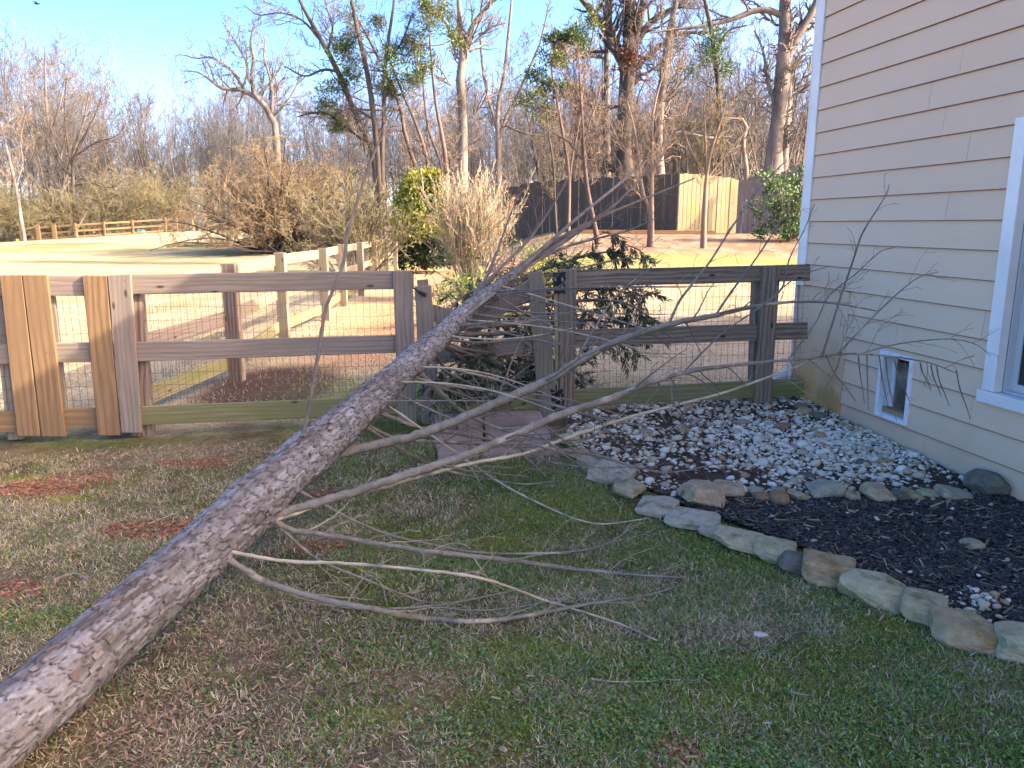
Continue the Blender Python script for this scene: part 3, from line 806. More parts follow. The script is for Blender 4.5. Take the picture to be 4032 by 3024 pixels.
def rail3(parent, a, b_, w, th, mat, nm='rail'):
    a = np.array(a, float); b_ = np.array(b_, float); X = b_ - a; L = np.linalg.norm(X); X /= L
    Y = np.cross(UP, X); Y /= np.linalg.norm(Y); Z = np.cross(X, Y); c = .5 * (a + b_)
    me = box_mesh(nm, -L / 2, L / 2, -w / 2, w / 2, -th / 2, th / 2, [mat], .004)
    R = Matrix([[X[i], Z[i], -Y[i], c[i]] for i in range(3)] + [[0, 0, 0, 1]])
    o = link(nm, me, parent); o.matrix_local = Matrix.Translation(-Vector(parent.location)) @ R
    return o
rg = random.Random(3)
for i, (x, y) in enumerate(SFP):
    yaw = math.radians(-2)
    if i > 0: post3(sf, x + .045, y, .14, .10, 1.18, M['wood_brown'] if i in (1, len(SFP) - 1) else M['wood_pale'], yaw)
    if i < len(SFP) - 1:
        x2, y2 = SFP[i + 1]
        za, zb = float(T(x, y)), float(T(x2, y2))
        for h, nm in ((1.08, 0), (.63, 1), (.19, 2)):
            mat = M['wood_green'] if nm == 2 else M['wood_pale']
            if i == 0: mat = M['wood_grey'] if nm < 2 else M['wood_green']
            rail3(sf, (x - .03, y + .004, za + h), (x2 - .03, y2 - .004, zb + h), .145, .032, mat)
g = Geo()
for i in range(len(SFP) - 1):
    (x, y), (x2, y2) = SFP[i], SFP[i + 1]
    L = math.hypot(x2 - x, y2 - y); n = int(L / .055)
    f = np.linspace(0, 1, n)
    bx = x + (x2 - x) * f - .055; by = y + (y2 - y) * f
    p = np.stack([np.stack([bx, by, T(bx, by) + z], -1) for z in (.04, .6, 1.1)], 1)
    g.tube(p, np.full((n, 3), .0015), 3)
    zs = np.arange(.05, 1.1, .1)
    p = np.stack([np.stack([np.full(len(zs), q[0] - .055), np.full(len(zs), q[1]), float(T(*q)) + zs], -1) for q in ((x, y), (x2, y2))], 1)
    g.tube(p, np.full((len(zs), 2), .0015), 3)
link('wire_mesh', g.mesh('wire_mesh', [M['wire']], False, sf.location), sf)

# far fence along the woods
FP = [(90, 956), (158, 956), (222, 956), (303, 930), (416, 924), (527, 915), (656, 911), (700, 908), (760, 905)]
ff = thing('fence', 'far orange brown rail fence along the edge of the woods', 'fence', (-38, 67, 0))
fpos = []
for (px, py) in FP:
    yy = 67 + 3 * sstep(300, 700, px); q = P(px, py, float(yy)); fpos.append((q[0], q[1]))
for i, (x, y) in enumerate(fpos):
    wide = (.34 if i in (1, 2) else .14)
    post3(ff, x, y - .1, wide, .1, 1.3, M['wood_far'], 0)
    if i < len(fpos) - 1:
        x2, y2 = fpos[i + 1]
        for h in (1.12, .62, .15):
            rail3(ff, (x, y, float(T(x, y)) + h), (x2, y2, float(T(x2, y2)) + h), .14, .04, M['wood_far'])

# privacy fence of tall pickets at the top of the bank
M['picket_dark'] = wood('shaded_picket', (.115, .09, .065), (.05, .04, .032), (.13, .105, .045), (.55, .8))  # shade on the unlit runs painted into a darker wood colour
M['picket_light'] = wood('lichen_yellow_picket', (.33, .275, .175), (.22, .175, .11), (.29, .24, .09), (.42, .65))
M['picket_grey'] = wood('silver_grey_picket', (.20, .17, .15), (.11, .09, .085), (.32, .30, .28), (.58, .7))
pv = thing('fence', 'tall dark board privacy fence with one pale panel at the top of the bank', 'fence', (5, 26.5, 1.2))
def picket(x, y, zb, h, w, mat, yaw, lean=0.0, th=.02):
    me = box_mesh('picket', -.05, h, -w / 2, w / 2, -th / 2, th / 2, [mat])
    cy_, sy_ = math.cos(yaw), math.sin(yaw)
    R = Matrix(((0, cy_, -sy_, x), (0, sy_, cy_, y), (1, 0, 0, zb), (0, 0, 0, 1)))
    o = link('picket', me, pv); o.matrix_local = Matrix.Translation(-Vector(pv.location)) @ R @ Matrix.Rotation(lean, 4, 'Z')
    return o
def zat(px, py, x, y):
    r = ray(px, py); return CAM_H + r[2] * (y / r[1])
def picket_run(a, b_, top, mats, w=.14, lean=0, base_py=905):
    """a, b_: plan points; top: list of (px, py) of the top edge"""
    a = np.array(a); b_ = np.array(b_); L = np.linalg.norm(b_ - a); n = max(1, int(L / (w + .006)))
    yaw = math.atan2(b_[1] - a[1], b_[0] - a[0])
    for i in range(n):
        p = a + (b_ - a) * (i + .5) / n
        px = CX + FPX * p[0] / (p[1] * CP + 0)
        ty = np.interp(px, [t[0] for t in top], [t[1] for t in top])
        zt = zat(px, ty, *p) + rg.uniform(-.02, .02)
        zb = float(T(p[0], p[1])) - .05
        picket(p[0] + rg.uniform(-.004, .004), p[1] + rg.uniform(-.012, .012), zb, zt - zb, w, mats, yaw + rg.uniform(-.03, .03), lean)
    for zf in (.35, 1.55):
        q0, q1 = a, b_
        off = np.array([-math.sin(yaw), math.cos(yaw)]) * .045
        rail3(pv, (*(q0 + off), float(T(*q0)) + zf), (*(q1 + off), float(T(*q1)) + zf), .09, .04, mats)
TOP = [(1990, 738), (2040, 735), (2060, 722), (2230, 708), (2300, 700), (2420, 698), (2648, 684), (2720, 683), (2880, 702), (2900, 715), (2930, 700), (3000, 688), (3060, 682), (3150, 640)]
picket_run((-.35, 33.0), (5.42, 25.8), TOP, M['picket_dark'])
picket_run((5.44, 25.8), (7.52, 26.3), TOP, M['picket_light'])
picket_run((7.40, 25.95), (9.15, 25.2), TOP, M['picket_grey'])
picket_run((9.2, 25.1), (11.6, 24.2), TOP, M['picket_dark'])
post3(pv, 9.15, 25.0, .12, .1, 2.0, M['wood_pale'], 0)
# ------------------------------------------------------------------ trees
def rperp(d, rng):
    r = rng.normal(size=d.shape); r -= (r * d).sum(-1, keepdims=True) * d
    return r / (np.linalg.norm(r, axis=-1, keepdims=True) + 1e-9)
def unit(v): return v / (np.linalg.norm(v, axis=-1, keepdims=True) + 1e-9)
def grow(paths, radii, m, srange, lr, ang, K, up, wander, rr, rng, rmin=.003, absl=None):
    """m children on every path; returns (n*m,K,3), radii"""
    paths = np.asarray(paths); n, KP, _ = paths.shape
    s = srange[0] + (srange[1] - srange[0]) * ((np.arange(m)[None, :] + rng.random((n, m))) / m)
    f = s * (KP - 1); i0 = np.minimum(f.astype(int), KP - 2); w = f - i0
    ar = np.arange(n)[:, None]
    st = paths[ar, i0] * (1 - w)[..., None] + paths[ar, i0 + 1] * w[..., None]
    rad = radii[ar, i0] * (1 - w) + radii[ar, i0 + 1] * w
    tan = unit(paths[ar, i0 + 1] - paths[ar, i0])
    L = np.linalg.norm(np.diff(paths, axis=1), axis=2).sum(1)[:, None]
    ln = (L * lr if absl is None else absl) * (1.05 - .55 * s) * rng.uniform(.6, 1.25, (n, m))
    an = np.radians(ang) * rng.uniform(.7, 1.25, (n, m))
    d = unit(tan * np.cos(an)[..., None] + rperp(tan, rng) * np.sin(an)[..., None])
    d = d.reshape(-1, 3); st = st.reshape(-1, 3); ln = ln.reshape(-1)
    out = np.empty((n * m, K, 3)); out[:, 0] = st
    for k in range(1, K):
        d = unit(d + rng.normal(0, wander, d.shape) + np.array([0, 0, up]))
        out[:, k] = out[:, k - 1] + d * (ln / (K - 1))[:, None]
    r0 = np.maximum(rad.reshape(-1) * rr, rmin)
    taper = np.linspace(1, .35, K)[None, :]
    return out, np.maximum(r0[:, None] * taper, rmin * .8)
def resample(p, r, K):
    p = np.asarray(p, float); d = np.concatenate([[0], np.cumsum(np.linalg.norm(np.diff(p, axis=0), axis=1))]); d /= d[-1]
    t = np.linspace(0, 1, K)
    return np.stack([np.interp(t, d, p[:, i]) for i in range(3)], 1), np.interp(t, d, r)
def pxpath(pts, y, K=14, base=True, dy=0.0):
    """pixel polyline (px, py, width px) at depth y -> path, radii; first point dropped to the ground"""
    n = len(pts); q = []; rr = []
    for i, a in enumerate(pts):
        yy = y + dy * i / max(1, n - 1) + (a[3] if len(a) > 3 else 0)
        q.append(P(a[0], a[1], yy)); rr.append(a[2] * yy / FPX / 2)
    if base:
        g0 = q[0].copy(); g0[2] = float(T(g0[0], g0[1])) - .1
        if g0[2] < q[0][2] - .05: q.insert(0, g0); rr.insert(0, rr[0] * 1.12)
        else: q[0][2] = g0[2]
    s = spline(np.column_stack([q, rr]), 5)
    return resample(s[:, :3], s[:, 3], K)
def bark_mat(name, c1, c2, scale=5):
    return two_tone(name, c1, c2, scale, .9, .5, .02, (1, 1, .35), 6, .35, .65, tuple(x * 1.35 for x in c1), 1.1, (.55, .75))
M['bark_grey'] = bark_mat('pale_grey_bark', (.20, .175, .145), (.10, .085, .07), 3)
M['bark_dark'] = bark_mat('dark_bark', (.095, .078, .062), (.05, .04, .032), 3)
M['bark_tan'] = bark_mat('smooth_tan_bark', (.27, .205, .15), (.16, .115, .082), 3)
M['bark_red'] = bark_mat('reddish_bark', (.14, .10, .08), (.08, .06, .048), 4)
M['twig_grey'] = plain('grey_twigs', (.115, .103, .086), .9)
M['twig_tan'] = plain('tan_twigs', (.18, .135, .09), .9)
M['twig_olive'] = plain('olive_twigs', (.13, .115, .06), .9)
M['twig_purple'] = plain('mauve_twigs', (.092, .088, .08), .9)
def bare_tree(label, y, stems, limbs=(), crown=(16, 8, 6, 4), bark='bark_grey', twig='twig_grey', srange=(.35, .97), lr=.42, ang=48, up=.10, seed=1, group='bare trees beyond the yard', name='bare_tree', cat='tree', rmin=.006, lean=None, sides=8, limb_m=6, wander=.16):
    """stems: pixel polylines of the trunk; limbs: pixel polylines of its big limbs"""
    rng = np.random.default_rng(seed)
    P0 = [pxpath(s, y) for s in stems]
    base = P0[0][0][0]
    t = thing(name, label, cat, base, group)
    g = Geo(); g.tube([p for p, r in P0], [r for p, r in P0], sides)
    link('trunk', g.mesh('trunk', [M[bark]], True, base), t)
    g = Geo(); g2 = Geo()
    L1 = []
    mains = [(np.array([p for p, r in P0]), np.array([r for p, r in P0]))]
    lp = [pxpath(l, y, 14, False) for l in limbs]
    for p, r in lp:
        lg = Geo(); lg.tube([p], [r], 6); link('limb', lg.mesh('limb', [M[bark]], True, base), t)
    a, b, c, d = crown
    cur = [grow(mains[0][0], mains[0][1], a, srange, lr, ang, 8, up, wander * .8, .5, rng, rmin * 1.5)]
    g.tube(*cur[0], 5)
    src = list(cur)
    if lp: src.append((np.array([resample(p, r, 8)[0] for p, r in lp]), np.array([resample(p, r, 8)[1] for p, r in lp])))
    l2 = [grow(src[0][0], src[0][1], b, (.2, .98), .5, 45, 6, up, wander, .55, rng, rmin * 1.2)]
    if lp: l2.append(grow(src[1][0], src[1][1], b + limb_m, (.12, .98), .42, 55, 6, up, wander, .45, rng, rmin * 1.2))
    for q in l2: g.tube(*q, 4)
    for q in l2:
        l3 = grow(q[0], q[1], c, (.15, .98), .55, 42, 4, up * .6, wander * 1.2, .6, rng, rmin)
        g2.tube(*l3, 3)
        if d:
            l4 = grow(l3[0], l3[1], d, (.2, .98), .6, 42, 2, up * .5, wander * 1.3, .7, rng, rmin * .8)
            g2.tube(*l4, 3)
    g.V and link('branches', _trim(g, 'branches', M[bark], base), t)
    link('twigs', g2.mesh('twigs', [M[twig]], False, base), t)
    return t
def _trim(g, nm, mat, base):
    g.V = g.V[1:]; g.Q = g.Q[1:]     # the trunk itself is its own part
    n0 = min(int(q.min()) for q in g.Q)
    g.Q = [q - n0 for q in g.Q]
    return g.mesh(nm, [mat], True, base)

# far woods: thin bare trees standing so close that they read as one mass; they share a few meshes
def wood_tree(seed, H, lvl=(13, 7, 5), rmin=.0125):
    rng = np.random.default_rng(seed); g = Geo(); K = 9
    n = 1 + int(rng.random() < .45); p = np.zeros((n, K, 3)); lean = rng.normal(0, .08, (n, 2)) * (1 + (n - 1)); bend = rng.normal(0, .05, (n, 2)); hh = H * rng.uniform(.85, 1, n)
    for k in range(K):
        f = k / (K - 1)
        p[:, k, 0] = hh * (lean[:, 0] * f + bend[:, 0] * math.sin(f * 5)); p[:, k, 1] = hh * lean[:, 1] * f; p[:, k, 2] = hh * f - .3
    r = np.full((n, 1), .0075 * H) * rng.uniform(.7, 1.3, (n, 1)) * np.linspace(1.1, .12, K)[None]
    g.tube(p, r, 5)
    a = grow(p, r, lvl[0], (.22, .98), .36, 40, 6, .14, .15, .5, rng, rmin * 1.4); g.tube(*a, 3)
    b_ = grow(*a, lvl[1], (.15, .98), .5, 42, 4, .08, .18, .55, rng, rmin); g.tube(*b_, 3)
    c = grow(*b_, lvl[2], (.2, .98), .6, 42, 2, .06, .2, .7, rng, rmin * .8); g.tube(*c, 3)
    return g
def woods(n, xr, yr, hfun, seed, protos, H, label):
    rng = np.random.default_rng(seed)
    root = link('far_woods', None, label=label, kind='stuff')
    for i in range(n):
        x, y = rng.uniform(*xr), rng.uniform(*yr)
        if x < -.72 * y or x > .42 * y: x = rng.uniform(max(xr[0], -.7 * y), min(xr[1], .4 * y))
        o = link('bare_tree', protos[rng.integers(0, len(protos))], root); o.location = (x, y, float(T(x, y)))
        s_ = hfun(CX + FPX * x / y, y) * rng.uniform(.72, 1.06) / H
        o.scale = (s_ * rng.uniform(.85, 1.25), s_ * rng.uniform(.85, 1.25), s_); o.rotation_euler = (0, 0, rng.uniform(0, 6.28)); o['kind'] = 'stuff'
def hfar(px, y):
    top = np.interp(px, [-300, 0, 330, 400, 520, 640, 900, 1100, 1300, 2000, 3200], [150, 180, 200, 280, 390, 370, 390, 380, 410, 420, 430])
    return max(5.0, (885 - top) / FPX * y + 1.0)
M['twig_brownish'] = plain('brownish_woods', (.108, .093, .074), .9); M['twig_greyish'] = plain('greyish_woods', (.098, .095, .088), .9)
pro = [wood_tree(700 + i, 16).mesh('woods_tree', [M[('twig_purple', 'twig_brownish', 'twig_greyish')[i % 3]]], False) for i in range(8)]
woods(330, (-72, 42), (76, 116), hfar, 5, pro, 16, 'hazy mass of leafless woods closing the view behind the field')
pro = [wood_tree(720 + i, 11, (12, 7, 5), .0075).mesh('thicket_tree', [M[('twig_grey', 'twig_brownish')[i % 2]]], False) for i in range(5)]
woods(110, (-6, 32), (41, 68), lambda px, y: np.interp(px, [1500, 3200], [9.5, 12.0]), 15, pro, 11, 'thin leafless saplings crowding behind the dark privacy fence')
# olive undergrowth along the woods
def brush(n, pts, hr, mat, seed, spread=1.0, lvl=(6, 5), rmin=.01, name='undergrowth', label=None):
    rng = np.random.default_rng(seed); g = Geo()
    i = rng.integers(0, len(pts), n); pts = np.array(pts)
    x = pts[i, 0] + rng.normal(0, spread, n); y = pts[i, 1] + rng.normal(0, 1.2, n)
    h = rng.uniform(*hr, n) * pts[i, 2]
    K = 6; p = np.empty((n, K, 3)); d = unit(np.column_stack([rng.normal(0, .45, n), rng.normal(0, .45, n), np.ones(n)]))
    p[:, 0] = np.column_stack([x, y, T(x, y) - .05])
    for k in range(1, K):
        d = unit(d + rng.normal(0, .18, d.shape)); p[:, k] = p[:, k - 1] + d * (h / (K - 1))[:, None]
    r = np.full((n, 1), .02) * np.linspace(1, .4, K)[None]
    g.tube(p, r, 3)
    a = grow(p, r, lvl[0], (.15, .98), .5, 45, 4, .03, .25, .6, rng, rmin); g.tube(*a, 3)
    b_ = grow(*a, lvl[1], (.2, .98), .6, 45, 2, .0, .3, .7, rng, rmin * .8); g.tube(*b_, 3)
    return link(name, g.mesh(name, [mat], False), label=label, kind='stuff')
ub = []
for px in range(-60, 760, 25):
    yy = 71 + 3.5 * float(sstep(300, 700, px)); q = P(px, 900, yy); ub.append((q[0], q[1], float(np.interp(px, [-60, 200, 350, 450, 600, 760], [1.5, 1.0, .85, 1.25, 1.2, 1.3]))))
brush(420, ub, (3.0, 5.2), M['twig_olive'], 21, .8, (6, 5), .016, label='olive green brush and briars along the far edge of the field')
ub2 = []
for px in range(1520, 3100, 60):
    q = P(px, 800, 37); ub2.append((q[0], q[1], 1.0))
brush(110, ub2, (2.0, 4.0), M['twig_grey'], 22, .8, (6, 5), .009, label='grey leafless scrub showing over the dark privacy fence')

# trees at the left, by the far fence
bare_tree('tall forked bare tree behind the far fence, second trunk from left', 72, [[(620 / 2.857, 905, 26), (209, 830, 22), (200, 720, 19), (193, 600, 15), (186, 470, 12), (178, 330, 8), (176, 180, 4)]],
          [[(222, 880, 17), (240, 760, 15), (268, 670, 13), (300, 570, 10), (330, 470, 7), (352, 360, 5)], [(196, 700, 9), (150, 600, 8), (110, 500, 6), (85, 400, 4), (70, 300, 3)], [(190, 560, 9), (225, 450, 7), (252, 330, 5), (262, 180, 3)]],
          (16, 8, 5, 3), 'bark_grey', 'twig_purple', seed=31, rmin=.011)
bare_tree('slim bare tree with spreading crown right of the forked tree behind the far fence', 71, [[(294, 905, 15), (290, 800, 13), (287, 680, 12), (296, 610, 11), (330, 540, 9), (372, 460, 6), (400, 380, 4)]],
          [[(288, 700, 8), (240, 650, 7), (190, 560, 5), (150, 470, 3)], [(300, 610, 8), (380, 560, 6), (450, 540, 4), (490, 500, 3)], [(290, 730, 6), (360, 720, 5), (430, 740, 4), (500, 700, 2)], [(285, 660, 9), (262, 540, 7), (255, 420, 5), (262, 300, 3)]],
          (12, 8, 5, 3), 'bark_dark', 'twig_grey', seed=32, rmin=.011)
bare_tree('bare tree with lit pale upper limbs at the left edge of the field', 66, [[(97, 950, 17), (80, 850, 15), (63, 735, 14), (42, 650, 12), (20, 560, 9), (2, 480, 6)]],
          [[(63, 735, 9), (30, 700, 7), (-10, 660, 5)], [(66, 720, 9), (90, 640, 7), (80, 560, 5), (100, 450, 3)]], (12, 8, 5, 2), 'bark_grey', 'twig_tan', seed=33, rmin=.011)
bare_tree('leaning dead trunk snapped off beside the far fence', 68, [[(303, 905, 7), (318, 875, 7), (341, 836, 5)]], (), (3, 2, 2, 0), 'bark_tan', 'twig_tan', seed=34, rmin=.008, srange=(.6, .95), lr=.3)
# crooked oak against the sky
bare_tree('crooked bare oak with a low limb reaching left over the big brown bush', 46, [[(1095, 800, 30), (1088, 540, 26), (1070, 455, 25), (1040, 415, 24), (1013, 386, 22), (985, 340, 16), (1000, 255, 12), (985, 170, 8), (1000, 90, 4)]],
          [[(1013, 388, 17), (975, 365, 16), (936, 352, 15), (900, 352, 13), (868, 346, 12), (840, 325, 10), (806, 300, 7), (775, 283, 5), (725, 280, 3)],
           [(955, 340, 12), (925, 290, 11), (880, 255, 9), (830, 225, 8), (770, 230, 6), (720, 215, 4), (685, 220, 2)],
           [(962, 335, 9), (975, 260, 8), (935, 180, 6), (900, 120, 4), (870, 80, 2)],
           [(1068, 450, 14), (1072, 380, 12), (1062, 300, 10), (1040, 230, 7), (1045, 150, 4)],
           [(1020, 370, 9), (1060, 330, 8), (1100, 270, 6), (1120, 200, 4), (1150, 140, 3)],
           [(1075, 460, 10), (1130, 400, 8), (1170, 330, 6), (1180, 250, 4)]],
          (12, 8, 6, 4), 'bark_grey', 'twig_grey', seed=35, rmin=.009, srange=(.55, .98), lr=.3, up=.07)
# dark leaning trees in the centre left
bare_tree('dark leaning bare tree whose long trunk sweeps up to the left edge of the cedars', 31, [[(1478, 650, 24), (1430, 520, 22), (1375, 390, 21), (1327, 272, 20), (1265, 160, 17), (1215, 70, 14), (1160, -40, 10), (1110, -160, 6)]],
          [[(1440, 560, 12), (1350, 490, 10), (1290, 450, 9), (1230, 445, 7), (1170, 460, 4)], [(1325, 280, 11), (1270, 275, 10), (1200, 300, 7), (1120, 260, 4)], [(1262, 160, 9), (1190, 80, 8), (1100, 50, 6), (1020, 60, 4), (960, 20, 3)], [(1290, 200, 9), (1310, 100, 7), (1280, 10, 5), (1300, -80, 3)]],
          (14, 8, 6, 3), 'bark_dark', 'twig_grey', seed=36, rmin=.0065, srange=(.3, .98), lr=.26)
bare_tree('dark upright twin stemmed bare tree just right of the leaning one', 30, [[(1490, 640, 24), (1470, 450, 20), (1450, 310, 19), (1418, 160, 17), (1390, 40, 14), (1375, -80, 9)], [(1505, 640, 17), (1512, 450, 15), (1512, 300, 13), (1530, 150, 12), (1548, 40, 10), (1555, -60, 7)]],
          [[(1470, 470, 10), (1400, 430, 8), (1340, 440, 6), (1290, 470, 3)], [(1515, 250, 9), (1580, 170, 7), (1620, 60, 5)]], (10, 7, 6, 3), 'bark_dark', 'twig_grey', seed=37, rmin=.0065, lr=.24)
bare_tree('pale barked bare tree forking high above the yellow green shrub', 36, [[(1822, 680, 40), (1823, 560, 34), (1822, 443, 33), (1812, 310, 33), (1822, 200, 25), (1810, 90, 19), (1805, -30, 15), (1790, -160, 8)]],
          [[(1815, 300, 24), (1835, 190, 22), (1862, 100, 20), (1910, 40, 16), (1965, -40, 12), (2010, -140, 7)], [(1800, 230, 12), (1755, 90, 11), (1700, 50, 9), (1640, -20, 7)], [(1870, 165, 11), (1930, 110, 9), (1990, 90, 6)], [(1815, 500, 9), (1880, 440, 8), (1920, 360, 7), (1900, 280, 5)]],
          (12, 8, 6, 3), 'bark_grey', 'twig_grey', seed=38, rmin=.0075, srange=(.4, .98), lr=.28)
bare_tree('thin grey bare tree with many upright limbs between the pale tree and the big oak', 39, [[(1960, 690, 24), (1962, 560, 20), (1958, 430, 17), (1985, 300, 14), (2000, 150, 11), (2015, 0, 8), (2020, -120, 5)], [(1965, 560, 14), (1925, 400, 12), (1900, 260, 10), (1890, 130, 8)], [(1968, 540, 15), (2020, 420, 12), (2080, 280, 10), (2130, 160, 7), (2160, 20, 5)]],
          [[(1970, 480, 9), (2050, 520, 8), (2140, 535, 8), (2240, 530, 6)]], (10, 7, 6, 3), 'bark_grey', 'twig_grey', seed=39, rmin=.0075, lr=.25)
# the big multi-stemmed oak behind the privacy fence
bare_tree('great multi stemmed oak behind the dark privacy fence', 40, [[(2462, 690, 70), (2456, 560, 58), (2462, 420, 56), (2470, 300, 60), (2478, 210, 56), (2475, 100, 40), (2482, 0, 36), (2490, -140, 22)]],
          [[(2462, 260, 40), (2420, 190, 36), (2385, 120, 32), (2335, 50, 26), (2285, -10, 20), (2240, -80, 12)], [(2420, 190, 22), (2400, 90, 20), (2405, 0, 16), (2400, -120, 10)], [(2490, 200, 36), (2515, 100, 32), (2535, 0, 26), (2560, -120, 16)],
           [(2500, 180, 26), (2560, 90, 24), (2640, 40, 20), (2700, 0, 17), (2800, -60, 10)], [(2510, 260, 18), (2600, 180, 16), (2680, 130, 13), (2780, 130, 10), (2850, 110, 6)], [(2395, 200, 14), (2330, 205, 10), (2300, 200, 7)],
           [(2450, 690, 26), (2400, 660, 24), (2330, 620, 20), (2300, 585, 18)], [(2455, 420, 14), (2360, 420, 12), (2260, 390, 8), (2180, 370, 4)], [(2480, 560, 20), (2520, 620, 16), (2500, 680, 13)], [(2470, 300, 12), (2540, 290, 10), (2600, 250, 8), (2700, 180, 6)]],
          (14, 8, 6, 3), 'bark_dark', 'twig_grey', seed=40, rmin=.0085, srange=(.5, .98), lr=.25, sides=10)
bare_tree('pale grey trunk standing close right of the great oak', 38, [[(2596, 690, 46), (2590, 560, 38), (2600, 400, 34), (2618, 250, 30), (2640, 100, 24), (2665, 0, 18), (2690, -120, 10)], [(2592, 480, 20), (2625, 300, 18), (2645, 150, 15), (2655, -20, 11)]],
          [[(2580, 610, 24), (2640, 540, 22), (2690, 525, 18), (2790, 545, 14), (2880, 540, 9)], [(2600, 420, 12), (2680, 330, 10), (2760, 250, 8), (2830, 200, 5)]], (12, 8, 6, 3), 'bark_grey', 'twig_grey', seed=41, rmin=.0075, lr=.26)
bare_tree('slender pale trunk just left of the great oak', 42, [[(2390, 690, 32), (2388, 500, 28), (2390, 350, 24), (2388, 200, 20), (2392, 60, 17), (2398, -80, 10)]],
          [[(2388, 230, 12), (2350, 225, 9), (2315, 215, 6)]], (10, 7, 5, 3), 'bark_grey', 'twig_grey', seed=42, rmin=.0085, lr=.22)
bare_tree('big twin trunked tree beside the house corner with a long pale limb to the left', 35, [[(3045, 690, 78), (3052, 560, 56), (3070, 430, 55), (3082, 300, 58), (3086, 200, 46), (3092, 90, 44), (3090, 0, 40), (3095, -140, 26)], [(3080, 690, 40), (3092, 540, 32), (3100, 400, 28), (3110, 300, 22)]],
          [[(3090, 250, 36), (3125, 175, 34), (3160, 110, 32), (3200, 40, 28), (3240, -60, 18)], [(3075, 60, 26), (3020, 38, 24), (2960, 45, 22), (2900, 70, 19), (2830, 90, 16), (2750, 105, 13), (2660, 115, 10), (2560, 130, 6)], [(3110, 330, 14), (3130, 250, 13), (3165, 190, 11), (3195, 150, 8)], [(3110, 480, 14), (3120, 330, 12), (3150, 210, 10)],
           [(3045, 380, 14), (3020, 300, 12), (3005, 200, 10), (2970, 120, 7)], [(3040, 500, 12), (3045, 400, 14), (3020, 310, 10)], [(3040, 375, 9), (2960, 400, 8), (2900, 440, 6)]],
          (12, 8, 6, 3), 'bark_grey', 'twig_grey', seed=43, rmin=.0075, srange=(.45, .98), lr=.24, sides=10)
bare_tree('short crooked orange stained trunk left of the twin trunked tree', 33, [[(2940, 700, 16), (2935, 640, 17), (2925, 560, 17), (2940, 480, 14), (2890, 468, 9), (2840, 466, 6)]], (), (5, 6, 5, 2), 'bark_tan', 'twig_tan', seed=44, rmin=.007, srange=(.5, .98), lr=.3)
bare_tree('dark slim trunk with a tuft of green cedar high on it', 31, [[(2836, 700, 28), (2834, 500, 24), (2828, 330, 21), (2812, 190, 19), (2795, 90, 17), (2770, -20, 13), (2755, -120, 8)]], [[(2815, 200, 10), (2870, 120, 9), (2940, 100, 6)], [(2835, 420, 8), (2900, 380, 6), (2960, 330, 4)]], (10, 7, 5, 3), 'bark_dark', 'twig_grey', seed=45, rmin=.0065, lr=.22)

# saplings standing on the bank, sunlit
GS = 'slim saplings on the bank before the privacy fence'
bare_tree('forked peeling barked sapling standing on the leafy bank, middle of the three', 18.6, [[(2562, 978, 27), (2565, 900, 22), (2564, 820, 21), (2566, 700, 18), (2566, 600, 14), (2572, 440, 10), (2600, 330, 6), (2640, 200, 3)], [(2558, 830, 14), (2535, 770, 13), (2518, 660, 12), (2500, 520, 9), (2470, 400, 5)]],
          [[(2566, 690, 10), (2620, 590, 8), (2680, 480, 6), (2720, 380, 3)], [(2515, 650, 8), (2440, 560, 6), (2400, 480, 4), (2370, 400, 2)], [(2566, 640, 8), (2590, 500, 6), (2690, 420, 3)]], (20, 8, 5, 2), 'bark_tan', 'twig_tan', seed=51, rmin=.0038, srange=(.3, .98), lr=.3, ang=50, up=.13, group=GS, name='sapling')
bare_tree('twin stemmed tan sapling on the leafy bank, nearest the pale fence panel', 18.3, [[(2772, 978, 22), (2772, 900, 19), (2776, 800, 18), (2782, 700, 15), (2798, 600, 11), (2830, 500, 8), (2860, 400, 4)], [(2768, 850, 12), (2775, 740, 11), (2782, 650, 9), (2776, 520, 7), (2770, 400, 4)]],
          [[(2785, 700, 8), (2850, 620, 7), (2900, 560, 5), (2950, 500, 3)], [(2780, 690, 7), (2720, 590, 5), (2690, 500, 3)]], (20, 8, 5, 2), 'bark_tan', 'twig_olive', seed=52, rmin=.0038, srange=(.4, .98), lr=.28, ang=50, up=.13, group=GS, name='sapling')
bare_tree('leaning sapling with orange bark rising left of the forked sapling', 19.5, [[(2354, 955, 22), (2335, 860, 19), (2312, 740, 17), (2298, 600, 15), (2292, 470, 12), (2284, 330, 8), (2276, 200, 5)]],
          [[(2300, 640, 9), (2240, 560, 7), (2170, 520, 5), (2110, 490, 3)], [(2296, 560, 8), (2340, 430, 6), (2370, 330, 4)], [(2290, 450, 7), (2250, 350, 5), (2200, 260, 3)]], (22, 8, 5, 2), 'bark_red', 'twig_tan', seed=53, rmin=.0038, srange=(.3, .98), lr=.26, ang=48, up=.13, group=GS, name='sapling')
bare_tree('thinnest dark sapling on the bank beside the budding shrub', 20.5, [[(2192, 935, 12), (2186, 830, 10), (2182, 720, 9), (2175, 620, 7), (2160, 520, 5), (2150, 420, 3)]], [[(2182, 700, 5), (2130, 600, 4), (2080, 540, 2)]], (18, 8, 5, 2), 'bark_dark', 'twig_olive', seed=54, rmin=.0038, srange=(.3, .98), lr=.26, ang=48, group=GS, name='sapling')

